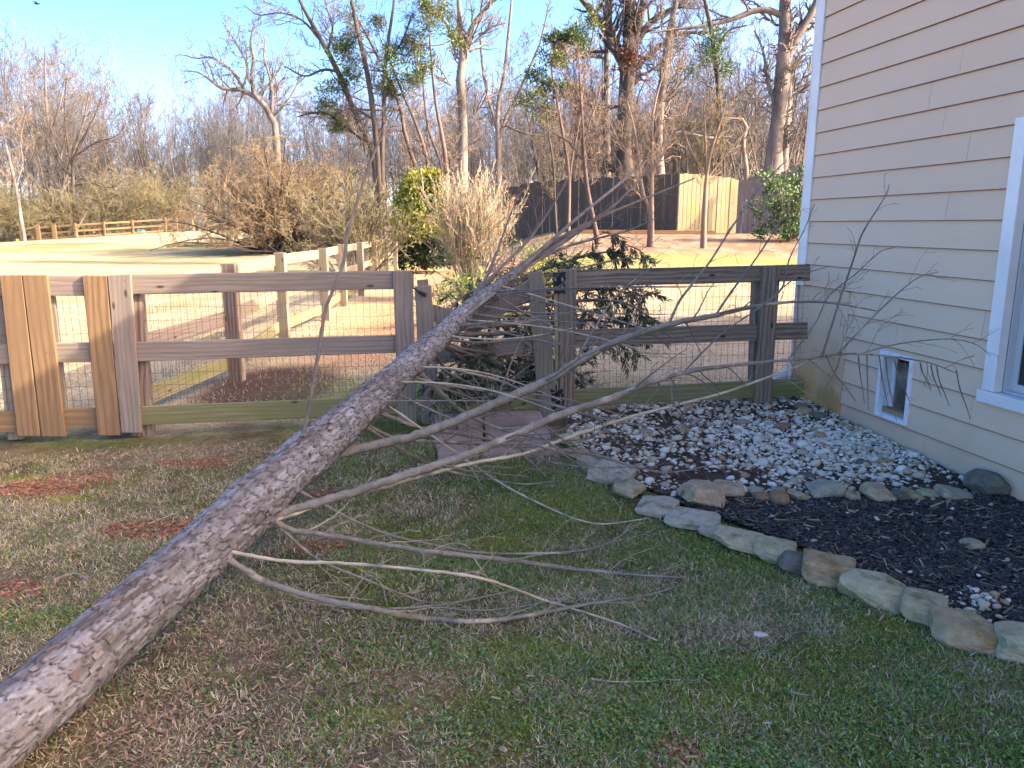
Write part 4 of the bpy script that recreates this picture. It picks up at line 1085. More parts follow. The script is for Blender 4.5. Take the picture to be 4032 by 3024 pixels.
# cedars: thin dark stems carrying clumps of green sprays
def leaf_clump(g, c, rad, n, rng, cols, ls=.10, lw=.035, flat=.8):
    """n leaf-sized blades spread through a clump"""
    d = unit(rng.normal(size=(n, 3))); rr = rad * rng.random(n) ** .45
    p = c + d * rr[:, None] * np.array([1, 1, flat])
    a = unit(d * .6 + rng.normal(0, .7, (n, 3)) + np.array([0, 0, .15])); s = rperp(a, rng)
    L = ls * rng.uniform(.6, 1.3, n)[:, None]; W = lw * rng.uniform(.7, 1.2, n)[:, None]
    V = np.stack([p - s * W * .4, p + a * L * .5 + s * W, p + a * L, p + a * L * .5 - s * W], 1).reshape(-1, 3)
    Q = np.arange(n * 4).reshape(-1, 4)
    ci = rng.integers(0, len(cols), n); C = np.repeat(np.array(cols)[ci] * rng.uniform(.7, 1.3, (n, 1)), 4, 0)
    g.add(V, Q, None, C)
GREENS = [(.045, .095, .03), (.06, .12, .03), (.09, .14, .035), (.04, .08, .035)]
YGREENS = [(.075, .12, .025), (.115, .135, .03), (.055, .10, .025), (.15, .125, .035)]
def cedar(label, y, stems, clumps, seed, cols=GREENS, n=150, twigs=(16, 7, 5, 2), bark='bark_red'):
    t = bare_tree(label, y, stems, (), twigs, bark, 'twig_tan', seed=seed, rmin=.005, srange=(.25, .98), lr=.24, ang=45, up=.06, group='cedars with green sprays', name='cedar_tree')
    rng = np.random.default_rng(seed + 100); g = Geo(); gl = Geo()
    sp = np.concatenate([pxpath(s, y)[0] for s in stems])
    for (px, py, r, *k) in clumps:
        c = P(px, py, y + rng.uniform(-.7, .7)); R = r * y / FPX
        for j in range(9):
            cc = c + rng.normal(0, .55, 3) * R
            leaf_clump(g, cc, R * .75, n // 4, rng, YGREENS if (k and k[0]) or rng.random() < .25 else cols, .17, .019)
        low = sp[sp[:, 2] < c[2] - .1]
        b0 = low[np.argmin(np.linalg.norm(low - c, axis=1))] if len(low) else sp[0]
        gl.tube([[b0, b0 * .5 + c * .5 + np.array([0, 0, -.1]), c]], [[.028, .02, .008]], 4)
    link('limbs', gl.mesh('limbs', [M['bark_red']], True, np.array(t.location)), t)
    link('foliage', g.mesh('foliage', [M['foliage']], False, np.array(t.location)), t)
c2 = lambda x, y: (1200 + x * .633, y * .633)
def cl(pts): return [(*c2(a, b_), r, *k) for a, b_, r, *k in pts]
cedar('tall cedar with green tufts up its left side, left of the bare stem', 31, [[(1645, 690, 17), (1600, 560, 15), (1570, 400, 13), (1500, 250, 11), (1440, 130, 8), (1400, 60, 5)]],
      cl([(310, 130, 42), (300, 200, 38, 1), (270, 270, 36), (250, 380, 42), (280, 450, 36, 1), (240, 500, 34), (190, 560, 44, 1), (150, 640, 42), (130, 650, 36), (220, 740, 34, 1), (200, 780, 26, 1), (230, 300, 26)]), 61, n=190)
cedar('reddish multi stemmed cedar with the highest dark green tufts', 30, [[(1760, 700, 17), (1745, 560, 15), (1715, 400, 12), (1700, 250, 9), (1690, 100, 6), (1700, 10, 3)], [(1690, 690, 15), (1650, 520, 12), (1590, 380, 9), (1540, 250, 6)], [(1745, 690, 13), (1690, 520, 11), (1670, 380, 8), (1660, 250, 5)]],
      cl([(790, 60, 50), (770, 130, 44), (740, 40, 28), (840, 60, 26), (700, 240, 36), (650, 290, 40), (720, 310, 34), (745, 410, 36), (670, 480, 40), (720, 480, 30), (530, 390, 46), (570, 350, 34), (590, 520, 42), (530, 540, 32), (480, 560, 24, 1), (440, 150, 22), (930, 235, 26, 1)]), 62, n=190)
cedar('sparse yellowing cedar with scattered olive tufts left of the leaning sapling', 24, [[(2240, 690, 14), (2215, 520, 12), (2190, 380, 9), (2170, 250, 6), (2200, 130, 4)], [(2245, 680, 10), (2280, 480, 8), (2300, 300, 6), (2330, 160, 3)]],
      cl([(1640, 230, 36, 1), (1700, 200, 30), (1800, 130, 26, 1), (1550, 250, 24, 1), (1620, 380, 38, 1), (1540, 350, 28, 1), (1730, 290, 28, 1), (1440, 480, 36), (1540, 550, 40), (1480, 570, 30, 1), (1390, 620, 34, 1), (1500, 700, 38, 1), (1640, 540, 24, 1), (1620, 250, 24)]), 63, n=150)
# cedar tuft on the dark slim trunk
tz = thing('cedar_tree', 'narrow cedar hugging the dark slim trunk near the house', 'tree', P(2845, 700, 30), 'cedars with green sprays')
g = Geo(); rng = np.random.default_rng(5)
pth, rad = pxpath([(2850, 700, 12), (2845, 520, 10), (2830, 350, 8), (2815, 200, 5), (2810, 140, 3)], 30)
g.tube([pth], [rad], 6); link('trunk', g.mesh('trunk', [M['bark_dark']], True, np.array(tz.location)), tz)
g = Geo()
for (x, y_, r) in ((1280, 230, 26), (1300, 290, 30), (1240, 310, 24), (1310, 340, 24), (1270, 270, 20), (1330, 420, 18), (1220, 370, 16), (1140, 430, 18), (1350, 460, 18)):
    for j in range(5): leaf_clump(g, P(2000 + x * .633, y_ * .633, 30) + rng.normal(0, .2, 3), .3, 40, rng, GREENS, .17, .019)
link('foliage', g.mesh('foliage', [M['foliage']], False, np.array(tz.location)), tz)
# tuft of russet dead leaves in the fork of the great oak
vn = thing('vine_clump', 'russet clump of dead vine leaves in the fork of the great oak', 'vine', P(2480, 240, 39.4))
g = Geo()
for j in range(16): leaf_clump(g, P(2478 + rng.normal(0, 26), 242 + rng.normal(0, 26), 39.3), .35, 26, rng, [(.24, .11, .06), (.18, .08, .05)], .22, .05)
link('dead_leaves', g.mesh('dead_leaves', [M['foliage']], False, np.array(vn.location)), vn)

# ------------------------------------------------------------------ bushes
def twig_bush(label, px, py, y, stems, H, spread, lv, bark, twig, seed, up=.05, rmin=.006, r0=.05, name='bush', squash=.6, cat='bush', ang=45, zl=.0, dome=None):
    rng = np.random.default_rng(seed)
    q = P(px, py, y); b0 = np.array([q[0], y, float(T(q[0], y)) - .05])
    t = thing(name, label, cat, b0)
    n = stems; K = 8
    az = rng.uniform(0, 2 * math.pi, n) ; el = rng.uniform(squash, 1.5, n)
    d = np.column_stack([np.cos(az) * np.cos(el), np.sin(az) * np.cos(el), np.sin(el)])
    p = np.empty((n, K, 3)); p[:, 0] = b0 + np.column_stack([rng.normal(0, .06 * spread, n), rng.normal(0, .06 * spread, n), np.zeros(n)])
    L = np.hypot(spread * np.cos(el), H * np.sin(el)) * rng.uniform(.55, .8, n)
    for k in range(1, K):
        d = unit(d + rng.normal(0, .10, d.shape) + np.array([0, 0, .0 - .012 * k * (spread > H)])); p[:, k] = p[:, k - 1] + d * (L / (K - 1))[:, None]
    r = r0 * rng.uniform(.5, 1.1, (n, 1)) * np.linspace(1, .3, K)[None]
    g = Geo(); g.tube(p, r, 6); link('stems', g.mesh('stems', [M[bark]], True, b0), t)
    g = Geo(); cur = (p, r)
    for i, (m, l) in enumerate(lv):
        cur = grow(cur[0], cur[1], m, (.25 if i == 0 else .15, .99), l, ang, 5 if i == 0 else (2 if i == len(lv) - 1 else 3), up, .18, .55, rng, rmin * (1.5 if i == 0 else 1))
        if i: cur[0][..., 2] = np.maximum(cur[0][..., 2], b0[2] + zl)
        if dome is not None:
            rel_c = (cur[0] - b0 - [0, 0, 1.0]) / np.array(dome); nn = np.linalg.norm(rel_c, axis=-1, keepdims=True)
            cur = (np.where(nn > 1, b0 + [0, 0, 1.0] + rel_c / np.maximum(nn, 1e-6) * (1 + .10 * (nn - 1).clip(0, 1.5)) * np.array(dome), cur[0]), cur[1])
            cur[0][..., 2] = np.maximum(cur[0][..., 2], b0[2] + zl)
        g.tube(*cur, 3)
    link('twigs', g.mesh('twigs', [M[twig]], False, b0), t)
    return t, cur, b0
M['twig_rust'] = plain('rusty_olive_twigs', (.175, .13, .072), .9)
twig_bush('huge rounded brown leafless bush spreading over the pale field', 1120, 985, 40, 90, 7.4, 8.4, [(12, .36), (8, .40), (5, .5)], 'bark_dark', 'twig_rust', 71, -.01, .0075, .07, squash=.12, ang=50, zl=.4, dome=(6.1, 5.2, 4.75))
twig_bush('greenish grey leafless shrub growing through the side fence', 1420, 1150, 19.5, 30, 3.7, 2.2, [(9, .42), (7, .42), (6, .5)], 'bark_dark', 'twig_olive', 72, .08, .0055, .028, squash=.75, ang=36, zl=.1)
M['twig_pale'] = plain('pale_greenish_twigs', (.25, .235, .155), .85)
t, tips, b0 = twig_bush('pale many stemmed shrub tipped with coral buds right of the side fence', 1850, 1150, 16, 105, 3.0, 1.3, [(7, .38), (6, .34)], 'twig_pale', 'twig_pale', 73, .2, .0042, .014, squash=1.0, ang=26)
g = Geo()
tp = tips[0][:, -1]; rng = np.random.default_rng(8); sel = tp[rng.random(len(tp)) < .3]
for j in range(len(sel)): leaf_clump(g, sel[j], .02, 4, rng, [(.45, .20, .11), (.38, .22, .12), (.30, .16, .09)], .045, .014)
link('buds', g.mesh('buds', [M['foliage']], False, b0), t)
# evergreen shrub: bright upper leaves, shade of the hollow inside painted as dark leaves
ev = P(1672, 900, 25.6); eb = np.array([ev[0], ev[1], float(T(ev[0], ev[1]))])
ev = thing('evergreen_shrub', 'rounded yellow green evergreen shrub behind the end of the side fence', 'shrub', eb)
rng = np.random.default_rng(9); g = Geo(); gs = Geo()
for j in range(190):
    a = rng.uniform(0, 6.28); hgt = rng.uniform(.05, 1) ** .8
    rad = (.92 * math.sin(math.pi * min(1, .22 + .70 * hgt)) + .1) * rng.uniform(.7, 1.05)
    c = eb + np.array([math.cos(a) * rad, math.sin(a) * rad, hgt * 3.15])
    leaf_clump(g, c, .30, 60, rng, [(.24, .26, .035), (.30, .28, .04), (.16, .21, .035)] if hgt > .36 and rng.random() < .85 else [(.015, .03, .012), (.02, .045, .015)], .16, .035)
    if j % 4 == 0: gs.tube([[eb + [0, 0, .1], eb * .5 + c * .5 + [0, 0, .2], c]], [[.04, .025, .01]], 4)
link('stems', gs.mesh('stems', [M['bark_dark']], True, eb), ev)
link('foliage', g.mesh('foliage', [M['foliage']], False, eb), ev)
# holly by the house corner
hb = np.array([*P(3110, 930, 20.5)[:2], 0]); hb[2] = float(T(hb[0], hb[1]))
hl = thing('holly_bush', 'glossy green holly bush peeking out from behind the house corner', 'bush', hb)
g = Geo(); gs = Geo()
for j in range(150):
    c = hb + np.array([rng.normal(.15, .5), rng.normal(0, .45), .12 + 1.65 * rng.random()])
    leaf_clump(g, c, .2, 26, rng, [(.04, .10, .02), (.07, .15, .03), (.12, .2, .04), (.025, .06, .02)], .09, .032)
    if j % 5 == 0: gs.tube([[hb, hb * .5 + c * .5, c]], [[.025, .015, .006]], 4)
link('stems', gs.mesh('stems', [M['bark_grey']], True, hb), hl)
link('foliage', g.mesh('foliage', [M['foliage']], False, hb), hl)
# low yellow-green juniper behind the gate
for nm, px, py, y, n, lab in (('juniper', 1890, 1120, 11.5, 60, 'feathery yellow green juniper low behind the broken gate'), ('juniper', 2140, 1085, 13.0, 45, 'yellow green juniper sprawling behind the torn gate stile')):
    jb = np.array([*P(px, py, y)[:2], 0]); jb[2] = float(T(jb[0], jb[1]))
    jt = thing(nm, lab, 'shrub', jb, 'low junipers behind the gate')
    g = Geo(); gs = Geo()
    for j in range(n):
        c = jb + np.array([rng.normal(0, .36), rng.normal(0, .3), .06 + abs(rng.normal(.28, .2))])
        leaf_clump(g, c, .16, 40, rng, [(.16, .20, .03), (.22, .24, .05), (.10, .15, .03)], .08, .012)
        gs.tube([[jb, jb * .5 + c * .5, c]], [[.012, .008, .003]], 3)
    link('stems', gs.mesh('stems', [M['bark_red']], True, jb), jt)
    link('foliage', g.mesh('foliage', [M['foliage']], False, jb), jt)
# ------------------------------------------------------------------ the fallen tree
D = 1.8228          # measured points below were read at this scale
A_ = P(40, 2850, 2.2)[:2]; B_ = P(1850, 1216, 5.74)[:2]
pn = np.array([B_[1] - A_[1], -(B_[0] - A_[0]), 0.0]); pn /= np.linalg.norm(pn)
TRK = [(-330, 3150, 300), (-60, 2930, 285), (202, 2704, 262), (390, 2530, 246), (584, 2361, 227), (770, 2195, 214), (950, 2031, 206), (1130, 1865, 180), (1338, 1683, 148), (1559, 1484, 108), (1734, 1325, 84), (1850, 1216, 66)]
tw = []
for px, py, w in TRK:
    q = on_plane(px, py, np.array([*A_, 0]), pn)
    ax = np.dot(q - np.array([0, 0, CAM_H]), np.array([0, CP, -SP]))
    tw.append((*q, w * ax / FPX / 2))
for px, py, w, y in ((1940, 1140, 42, 5.95), (2022, 1082, 26, 6.2), (2130, 985, 17, 6.6), (2280, 852, 12, 7.2), (2440, 722, 10, 8.1), (2560, 620, 5, 8.5)):
    q = P(px, py, y); tw.append((*q, w * y / FPX / 2))
tw = np.array(tw)
ts_ = spline(tw, 24)
trunk_n = (len(TRK) + 1) * 24
ft_base = np.array([tw[1][0], tw[1][1], float(T(tw[1][0], tw[1][1]))])
ft = thing('fallen_tree', 'fallen tree with scaly grey trunk lying across the crushed gate into the yard', 'tree', ft_base)
def bark_tube(path, rad, nv, cell_s, cell_t, seed, amp, pal, crack):
    """tube whose surface is broken into overlapping bark plates; returns verts, quads, colours"""
    K = len(path)
    t = unit(np.gradient(path, axis=0)); u = unit(np.cross(t, UP)); v = np.cross(u, t)
    s = np.concatenate([[0], np.cumsum(np.linalg.norm(np.diff(path, axis=0), axis=1))])
    a = np.arange(nv) * 2 * math.pi / nv
    S, Aa = np.meshgrid(s, a, indexing='ij')
    R = np.broadcast_to(rad[:, None], S.shape)
    rng = np.random.default_rng(seed)
    nt = max(6, int(round(2 * math.pi * .105 / cell_t)))
    tw_ = Aa / (2 * math.pi) * nt + S * 1.2            # plates spiral a little
    gs = S / cell_s + .5 * vnoise(np.cos(Aa) * 2 + 5, S * 3 + np.sin(Aa) * 2, seed)
    ci = np.floor(gs).astype(int); cj = np.floor(tw_).astype(int)
    best = np.full(S.shape, 9.0); sec = np.full(S.shape, 9.0); ids = np.zeros(S.shape, int); ds = np.zeros(S.shape)
    for di in (-1, 0, 1):
        for dj in (-1, 0, 1):
            i = ci + di; j = (cj + dj)
            jm_ = np.mod(j, 4096)
            px_ = i + .15 + .7 * _h(i, jm_, seed); py_ = j + .1 + .8 * _h(i, jm_, seed + 1)
            dd = np.maximum(np.abs(gs - px_), 0) ** 2 + (tw_ - py_) ** 2
            new = dd < best
            sec = np.where(new, best, np.minimum(sec, dd)); ds = np.where(new, gs - px_, ds)
            ids = np.where(new, (i * 7919 + jm_ * 104729) & 0xFFFF, ids); best = np.minimum(best, dd)
    edge = np.sqrt(sec) - np.sqrt(best)
    hgt = _h(ids, ids * 3 + 1, seed + 5)
    lift = (.30 + .5 * hgt - ds * .75)                  # each plate tilts up at its lower end
    n2 = fbm(S * 40, Aa * 5 + S * 3, seed + 3, 3)
    disp = amp * (sstep(.0, .16, edge) * (.35 + lift) - .35 + .35 * (n2 - .5))
    lump = .05 * (fbm(S * 2.2 + np.cos(Aa), np.sin(Aa) * 1.1 + S, seed + 9, 2) - .5)
    rr = R * (1 + lump) + disp * np.clip(R / .1, .25, 1)
    V = path[:, None, :] + rr[..., None] * (u[:, None, :] * np.cos(Aa)[..., None] + v[:, None, :] * np.sin(Aa)[..., None])
    k = np.arange(K - 1)[:, None] * nv; q = np.arange(nv)[None, :]; q2 = (q + 1) % nv
    Q = np.stack([k + q, k + q2, k + nv + q2, k + nv + q], -1).reshape(-1, 4)[:, ::-1]
    pal = np.array(pal); pi = (_h(ids, ids + 7, seed + 8) * len(pal)).astype(int).clip(0, len(pal) - 1)
    c = pal[pi] * (.8 + .45 * _h(ids, ids * 5, seed + 2))[..., None]
    pat = fbm(S * 1.6, Aa * .9 + S, seed + 12, 3); c = lerp(c, c * np.array([.72, .66, .60]), sstep(.48, .66, pat)); c = lerp(c, np.array([.40, .37, .345]), .55 * sstep(.55, .72, fbm(S * 2.3 + 9, Aa * 1.1, seed + 14, 3)))
    fib = fbm(S * 14, Aa * 34, seed + 20, 2); c = c * (.78 + .44 * fib)[..., None]
    c = lerp(c, np.array(crack), 1 - sstep(.02, .13, edge))
    c = c * (.85 + .3 * n2)[..., None] * .66
    return V.reshape(-1, 3), Q, c.reshape(-1, 3)
# even fine spacing along the main stem
main = ts_[:trunk_n + 1]
L_ = np.concatenate([[0], np.cumsum(np.linalg.norm(np.diff(main[:, :3], axis=0), axis=1))])
NS = int(L_[-1] / .0072)
sp_ = np.stack([np.interp(np.linspace(0, L_[-1], NS), L_, main[:, i]) for i in range(4)], 1)
for kx, ky, ka in ((1215, 1830, .16), (1010, 2040, .20), (900, 2190, .15), (1480, 1560, .08), (1640, 1430, .10)):     # swellings where limbs leave
    kd = np.linalg.norm(sp_[:, :3] - on_plane(kx, ky, np.array([*A_, 0]), pn), axis=1)
    sp_[:, 3] *= 1 + ka * np.exp(-(kd / .10) ** 2)
sp_[:, 3] *= 1 + .035 * (vnoise(np.arange(NS) * .022, np.zeros(NS), 77) - .5)
_r = sp_[:, :3] - np.array([0, 0, CAM_H]); _a = _r @ np.array([0, CP, -SP])
SPX = np.stack([CX + FPX * _r[:, 0] / _a, CY - FPX * (_r @ np.array([0, SP, CP])) / _a], 1)
V, Q, Cc = bark_tube(sp_[:, :3], sp_[:, 3], 112, .080, .0150, 3, .0075,
                     [(.33, .315, .295), (.29, .275, .258), (.255, .235, .215), (.36, .345, .325), (.225, .20, .178), (.31, .295, .278)], (.085, .065, .052))
M['bark_plate'] = attr_mat('scaly_bark', .78, .28, 70, .5, 0, .25, .004)
link('trunk', mk_mesh('trunk', V - ft_base, Q, None, [M['bark_plate']], True, col=Cc), ft, label='thick grey trunk with curling bark plates')
tip = ts_[trunk_n - 6:]; Vt, Qt = tubes([tip[:, :3]], [np.maximum(tip[:, 3], .002)], 12)
link('trunk', mk_mesh('trunk', Vt - ft_base, Qt, None, [bark_mat('upper_stem_bark', (.20, .17, .14), (.12, .10, .08), 14)], True), ft, label='thin upper end of the trunk beyond the gate')
# loose flakes of bark standing off the trunk
rng = np.random.default_rng(6); n = 420
i = rng.integers(5, NS - 5, n); a = rng.uniform(0, 2 * math.pi, n)
tt = unit(sp_[i + 1, :3] - sp_[i - 1, :3]); uu = unit(np.cross(tt, UP)); vv = np.cross(uu, tt)
nrm = uu * np.cos(a)[:, None] + vv * np.sin(a)[:, None]; tan = np.cross(nrm, tt)
c = sp_[i, :3] + nrm * (sp_[i, 3] + .004)[:, None]
ln = rng.uniform(.018, .05, n)[:, None]; wd = rng.uniform(.006, .014, n)[:, None]; up_ = rng.uniform(.003, .010, n)[:, None]
e0 = c + tt * ln * .5; e1 = c - tt * ln * .5 + nrm * up_
V = np.stack([e0 - tan * wd, e0 + tan * wd, e1 + tan * wd * .7, e1 - tan * wd * .8, e0 - tan * wd - nrm * .003, e0 + tan * wd - nrm * .003, e1 + tan * wd * .7 - nrm * .003, e1 - tan * wd * .8 - nrm * .003], 1).reshape(-1, 3)
Q = (np.arange(n)[:, None, None] * 8 + BOXQ[None]).reshape(-1, 4)
Cf = np.repeat(np.array([(.24, .20, .175), (.19, .15, .12), (.16, .115, .085)])[rng.integers(0, 3, n)], 8, 0)
link('bark_flakes', mk_mesh('bark_flakes', V - ft_base, Q, None, [M['bark_plate']], False, col=Cf), ft, kind='stuff')
# strip of bark hanging under the trunk at the lower left
q0 = on_plane(345, 2745, np.array([*A_, 0]), pn)
g = Geo(); g.add(*(lambda w, h, th: (np.array([[-w, 0, 0], [w, 0, 0], [w, th, 0], [-w, th, 0], [-w * .7, .01, -h], [w * .35, .01, -h * .8], [w * .35, .01 + th, -h * .8], [-w * .7, .01 + th, -h]]), BOXQ))(.022, .085, .007), None, np.tile([(.20, .12, .075)], (8, 1)))
link('bark_strip', g.mesh('bark_strip', [M['bark_plate']], False, -(q0 - ft_base + [0, 0, .03])), ft)

# limbs
M['limb'] = None
def limb_material():
    m, nt, b = new_mat('grey_limb_bark')
    v = objvec(nt, (1, 1, 1)); n = noise(nt, v, 9, 5, .6, .8); n2 = noise(nt, v, 60, 4); n3 = noise(nt, v, 3.0, 3)
    c = mixc(nt, (.165, .135, .095), (.25, .21, .155), ramp(nt, n, .38, .6))
    c = mixc(nt, c, (.44, .33, .22), ramp(nt, n3, .60, .66))
    c = mixc(nt, c, (.10, .085, .06), ramp(nt, n2, .56, .72))
    nt.links.new(c, b.inputs['Base Color']); b.inputs['Roughness'].default_value = .75
    bump(nt, b, n2, .6, .004); return m
M['limb'] = limb_material()
M['limb_pale'] = two_tone('bare_pale_limb', (.52, .41, .26), (.36, .28, .18), 9, .7, .4, .004, c3=(.20, .17, .13), s3=5, f3=(.56, .66))
M['limb_dark'] = two_tone('dark_limb_bark', (.12, .095, .075), (.19, .155, .125), 12, .8, .4, .004)
M['twig_brown'] = plain('brown_twig', (.16, .115, .085), .8)
M['twig_straw'] = plain('straw_twig', (.32, .255, .155), .8)
def depth_fill(ys, n):
    known = [(i, y) for i, y in enumerate(ys) if y is not None]
    return np.interp(range(n), [k[0] for k in known], [k[1] for k in known])
def clamp_yard(p):
    """keep twigs above the ground and outside the house wall"""
    p[..., 2] = np.maximum(p[..., 2], T(p[..., 0], p[..., 1]) + .012)
    rel_ = p[..., :2] - H0[:2]; out = -(rel_ @ HY[:2]); s_ = rel_ @ HX[:2]
    push = np.where(s_ > -.1, np.maximum(0, .05 - out), 0)
    p[..., :2] -= push[..., None] * HY[:2]
    return p
def limb(pts, mat='limb', twigs=(14, 3), tl=.45, droop=-.05, seed=0, sides=9, twmat='twig_brown', trange=(.15, .98), ang=50, label=None, rt=.0022):
    """pts: (x, y, width, depth | None | 'g') read off the photograph; 'g' lies on the ground"""
    q = []; n = len(pts); ys = []
    for p in pts: ys.append(G(p[0] * D, p[1] * D, .02)[1] if p[3] == 'g' else p[3])
    dpx = np.linalg.norm(SPX - np.array(pts[0][:2]) * D, axis=1); ia0 = int(np.argmin(dpx))
    if dpx[ia0] < 160 and pts[0][1] > 700: ys[0] = sp_[ia0, 1]
    yy = depth_fill(ys, n)
    for p, y in zip(pts, yy):
        w = P(p[0] * D, p[1] * D, y); w[2] = max(w[2], float(T(w[0], w[1])) + p[2] * D * y / FPX / 2 * .8)
        q.append((*w, p[2] * D * y / FPX / 2))
    q = np.array(q)
    ax = np.linalg.norm(sp_[:, :3] - q[0, :3], axis=1); ia = int(np.argmin(ax))
    if ax[ia] < .45 and pts[0][1] > 700:               # the limb grows out of the heart of the trunk
        if ax[ia] < sp_[ia, 3] * 2.2: q[0, :3] = sp_[ia, :3]
        else: q = np.vstack([[*sp_[ia, :3], q[0, 3]], q])
    s = spline(q, 11); rng = np.random.default_rng(seed + 500)
    s[:, :3] += (rng.normal(0, 1, (len(s), 3)) * (s[:, 3:4] * .10))
    path = clamp_yard(s[:, :3].copy()); rad = np.maximum(s[:, 3], .0015)
    rad = rad * (1 + .10 * np.sin(np.arange(len(rad)) * 1.7 + seed) * (rng.random(len(rad)) > .6))
    if pts[0][2] >= 7: rad[:5] *= np.array([1.7, 1.5, 1.3, 1.15, 1.06])
    kn = rng.random(len(rad)) < .12; rad[kn] *= 1.22
    V, Qd = tubes([path], [rad], sides)
    V = V + (V - np.repeat(path, sides, 0)) * (.22 * (fbm(V[:, 0] * 23 + V[:, 2] * 9, V[:, 1] * 23, seed, 3) - .5))[:, None]
    o = link('branch', mk_mesh('branch', V - ft_base, Qd, None, [M[mat]], True), ft, label=label)
    if twigs:
        m, m2 = twigs
        a = grow(path[None], rad[None], m, trange, 0, ang, 7, droop, .13, .35, rng, rt, absl=tl)
        # roots thin quickly
        a = (clamp_yard(a[0]), np.minimum(a[1], .006) * np.linspace(1, .6, 7)[None])
        g = Geo(); g.tube(a[0], a[1], 4)
        if m2:
            b_ = grow(a[0], a[1], m2, (.2, .95), .5, 38, 5, droop * 1.5, .16, .6, rng, rt * .75)
            g.tube(clamp_yard(b_[0]), b_[1], 3)
        me = g.mesh('twigs', [M[twmat]], False, ft_base)
        t = link('twigs', me, o, kind='stuff')
    return o, path
limb([(672, 1002, 30, 3.85), (700, 992, 25, None), (750, 975, 23, 4.0), (900, 940, 22, None), (1050, 880, 21, None), (1180, 822, 19, 4.45), (1250, 780, 18, None), (1340, 735, 15, None), (1450, 700, 13, None), (1540, 682, 11, None), (1640, 660, 8, 4.8), (1720, 652, 6, None), (1800, 655, 4, 4.85), (1900, 673, 2.5, 4.8)], 'limb', (22, 3), .55, -.03, 1, twmat='twig_brown', trange=(.3, .98), label='upper grey limb sweeping right across the hinged post')
limb([(528, 1137, 24, 3.2), (560, 1124, 21, None), (640, 1098, 20, None), (760, 1064, 20, None), (880, 1024, 19, 3.5), (1000, 985, 17, None), (1100, 945, 17, None), (1200, 900, 16, 3.85), (1330, 856, 14, None), (1420, 820, 13, None), (1500, 800, 11, None), (1620, 785, 8, 4.15), (1740, 775, 6, None), (1850, 764, 4.5, 4.25), (1990, 780, 3.4, None), (2065, 805, 2, 4.2)], 'limb', (24, 3), .5, -.05, 2, twmat='twig_brown', trange=(.3, .98), label='long middle limb whose dark tip hangs before the pet door')
limb([(524, 1142, 10, 3.18), (600, 1122, 9, None), (700, 1086, 9, None), (850, 1045, 8, None), (1000, 1005, 8, 3.6), (1130, 980, 7.5, None), (1200, 955, 8, 3.85), (1300, 920, 8, None), (1400, 890, 7, None), (1540, 855, 6, None), (1640, 822, 5, 4.2), (1740, 785, 4, None), (1790, 772, 3, 4.25)], 'limb_pale', (12, 2), .4, -.05, 3, twmat='twig_straw', trange=(.3, .98), label='thin straw coloured limb below the middle limb')
limb([(575, 1128, 15, 3.25), (620, 1140, 13, None), (700, 1155, 12, None), (850, 1180, 12, None), (960, 1195, 12, 3.25), (1100, 1210, 11, None), (1250, 1230, 9, 'g'), (1380, 1242, 6, 'g'), (1480, 1248, 3, 'g')], 'limb', (14, 3), .4, -.03, 4, twmat='twig_straw', label='straight limb with patches of peeled bark resting on the grass')
limb([(474, 1210, 9, 2.95), (600, 1210, 8, None), (760, 1218, 8, 2.95), (900, 1230, 7, None), (1020, 1245, 7, 2.9), (1100, 1268, 6, None), (1180, 1298, 6, 'g'), (1260, 1322, 5, 'g'), (1350, 1352, 5, 'g'), (1420, 1384, 3.5, 'g')], 'limb_pale', (9, 2), .28, -.05, 5, twmat='twig_straw', label='pale bare limb reaching furthest down the lawn')
limb([(496, 1226, 20, 2.95), (560, 1250, 17, None), (680, 1290, 15, None), (800, 1315, 14, 2.85), (920, 1336, 13, 'g'), (1010, 1342, 12, 'g'), (1100, 1336, 11, 'g'), (1200, 1318, 9, 'g'), (1300, 1300, 7, 'g'), (1400, 1285, 4, 'g'), (1475, 1262, 2.5, 'g')], 'limb', (12, 3), .35, .02, 6, twmat='twig_straw', label='lowest dark olive limb curving along the lawn')
limb([(555, 1246, 7, 3.0), (640, 1288, 7, None), (740, 1311, 6, 'g'), (850, 1315, 6, 'g'), (960, 1305, 5, 'g'), (1040, 1290, 4, 'g'), (1150, 1268, 3, 'g')], 'limb', (8, 2), .3, 0, 7, twmat='twig_straw')
limb([(602, 1146, 6, 3.35), (650, 1180, 6, None), (700, 1215, 6, None), (800, 1256, 5, 3.1), (900, 1295, 5, 'g'), (1000, 1318, 4.5, 'g'), (1120, 1311, 3, 'g'), (1220, 1290, 2, 'g')], 'limb', (8, 3), .3, 0, 8, twmat='twig_straw')
limb([(690, 1100, 7, 3.5), (800, 1140, 7, None), (950, 1180, 6, None), (1080, 1196, 6, 'g'), (1250, 1190, 4.5, 'g'), (1330, 1165, 3, 'g'), (1365, 1130, 2, 'g')], 'limb', (9, 3), .35, .02, 9, twmat='twig_straw')
limb([(790, 930, 8, 4.6), (850, 945, 8, None), (950, 955, 8, None), (1050, 958, 7.5, 4.8), (1180, 968, 7, None), (1290, 985, 6, None), (1380, 1010, 5, 4.5), (1450, 1020, 3.5, None), (1560, 1000, 2.2, 4.5)], 'limb', (12, 3), .45, -.03, 10, label='low grey limb crossing before the flagstones')
limb([(818, 912, 8, 4.8), (900, 922, 8, None), (985, 936, 7, None), (1100, 960, 6, 4.9), (1200, 1000, 4, 4.7), (1330, 1010, 3, None), (1420, 995, 2, 4.5)], 'limb', (8, 3), .4, -.02, 11)
